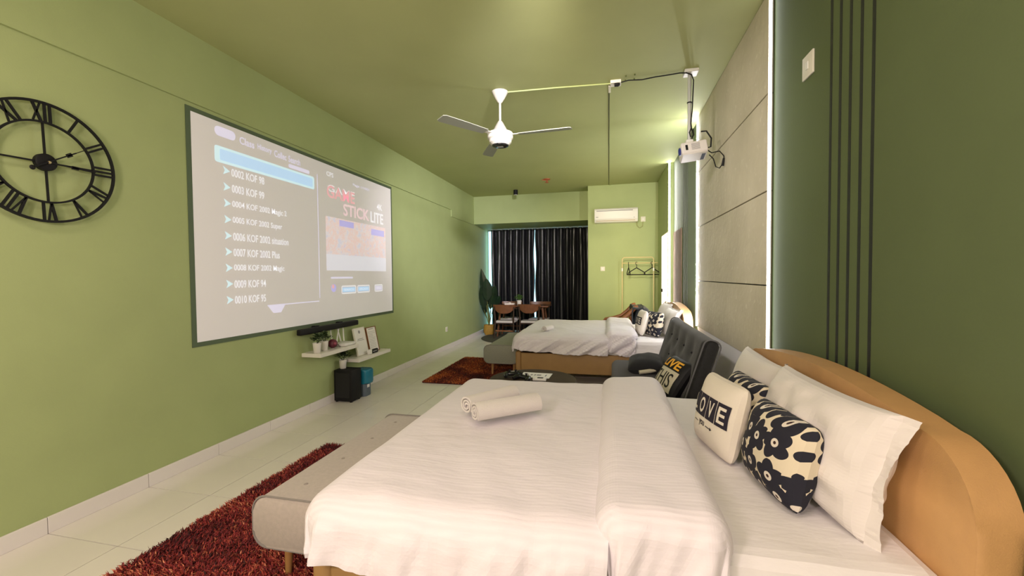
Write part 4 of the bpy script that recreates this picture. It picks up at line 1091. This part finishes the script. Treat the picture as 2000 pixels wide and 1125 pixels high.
pts = [(.085, 4.08, 3.185), (.18, 4.06, 3.192), (.30, 4.05, 3.180), (.42, 4.05, 3.192), (.52, 4.05, 3.196), (.62, 4.04, 3.198), (.67, 4.00, 3.175), (.715, 4.02, 3.165), (.735, 4.03, 3.12), (.73, 4.03, 2.98), (.725, 4.03, 2.86), (.715, 4.03, 2.74), (.72, 4.02, 2.68), (.735, 4.02, 2.64), (.72, 4.02, 2.605)]
MB().tube(pts, .0055, 8).build('cord', BLACK, cb)
MB().lathe([(.001, -.02), (.022, -.02), (.024, .012), (.014, .03)], seg=14, M=Matrix.Translation((.075, 4.08, 3.178)) @ Matrix.Rotation(PI / 2, 4, 'Y')).build('plug', BLACK, cb)
MB().tube([(.718, 4.02, 2.70), (.70, 4.02, 2.66), (.71, 4.02, 2.62), (.735, 4.02, 2.63), (.73, 4.02, 2.69)], .005, 6).build('cord_loop', BLACK, cb)
cs = thing('ceiling_socket', 'white socket box on the ceiling with black plug', 'socket', (.06, 4.10, HC))
MB().box(.018, .115, 4.05, 4.14, HC - .030, HC, .004, 1).build('box', WHITE, cs)
MB().box(.0, .022, 4.15, 4.30, HC - .015, HC, .002, 1).build('trunking_stub', CREAMWHITE, cs)
cd = thing('conduit', 'thin green conduit from the fan to the ceiling socket', 'conduit', (-.5, 4.1, HC))
MB().tube([(-.965, 4.06, HC - .004), (-.5, 4.08, HC - .004), (.02, 4.12, HC - .004)], .007, 8).build('pipe', GREEN, cd)
cd2 = thing('conduit', 'pale trunking and black wire along ceiling towards the back wall', 'conduit', (.02, 6.4, HC))
MB().box(.012, .030, 4.15, 8.69, HC - .012, HC).build('trunking', CEIL, cd2, angle=0)
MB().tube([(.006 + .004 * nz(y * 2, 1), y, HC - .006) for y in [4.15 + .25 * k for k in range(19)]], .0045, 6).build('wire', mat('dark_wire', (.05, .06, .03), .6), cd2)
for i, (x, y) in enumerate(((.155, 4.00), (.155, 4.085), (.232, 3.99), (.232, 4.075))):
    MB().lathe([(.007, -.010), (.007, 0)], (x, y, HC), 10).build('ceiling_screw', mat('screw_green', (.10, .13, .03), .5), None,
        ('upper', 'lower')[i % 2] + ' dark screw anchor of the ' + ('pair nearest the white ceiling socket', 'pair farther from the white ceiling socket')[i // 2], 'screw', 'screw anchors beside the ceiling socket')
dl = thing('downlight', 'black cylinder downlight on the ceiling near the window', 'downlight', (-1.915, 8.7, HC))
MB().lathe([(.045, 0), (.047, -.09), (.040, -.098)], (-1.915, 8.7, HC), 24).build('housing', BLACK, dl)
MB().lathe([(.036, -.096), (.036, -.102)], (-1.915, 8.7, HC), 24).build('lens', WHITE, dl)
sp = thing('sprinkler', 'copper red sprinkler head on the ceiling toward the window', 'sprinkler', (-1.13, 7.87, HC))
MB().lathe([(.065, 0), (.06, -.015), (.03, -.022)], (-1.13, 7.87, HC), 24).build('plate', REDDISH, sp)
MB().lathe([(.016, -.02), (.014, -.06), (.035, -.062), (.035, -.068)], (-1.13, 7.87, HC), 20).build('head', REDDISH, sp)
MB().tube([(-1.22, 7.82, HC - .02), (-1.14, 7.86, HC - .025)], .008, 8).build('pipe', REDDISH, sp)
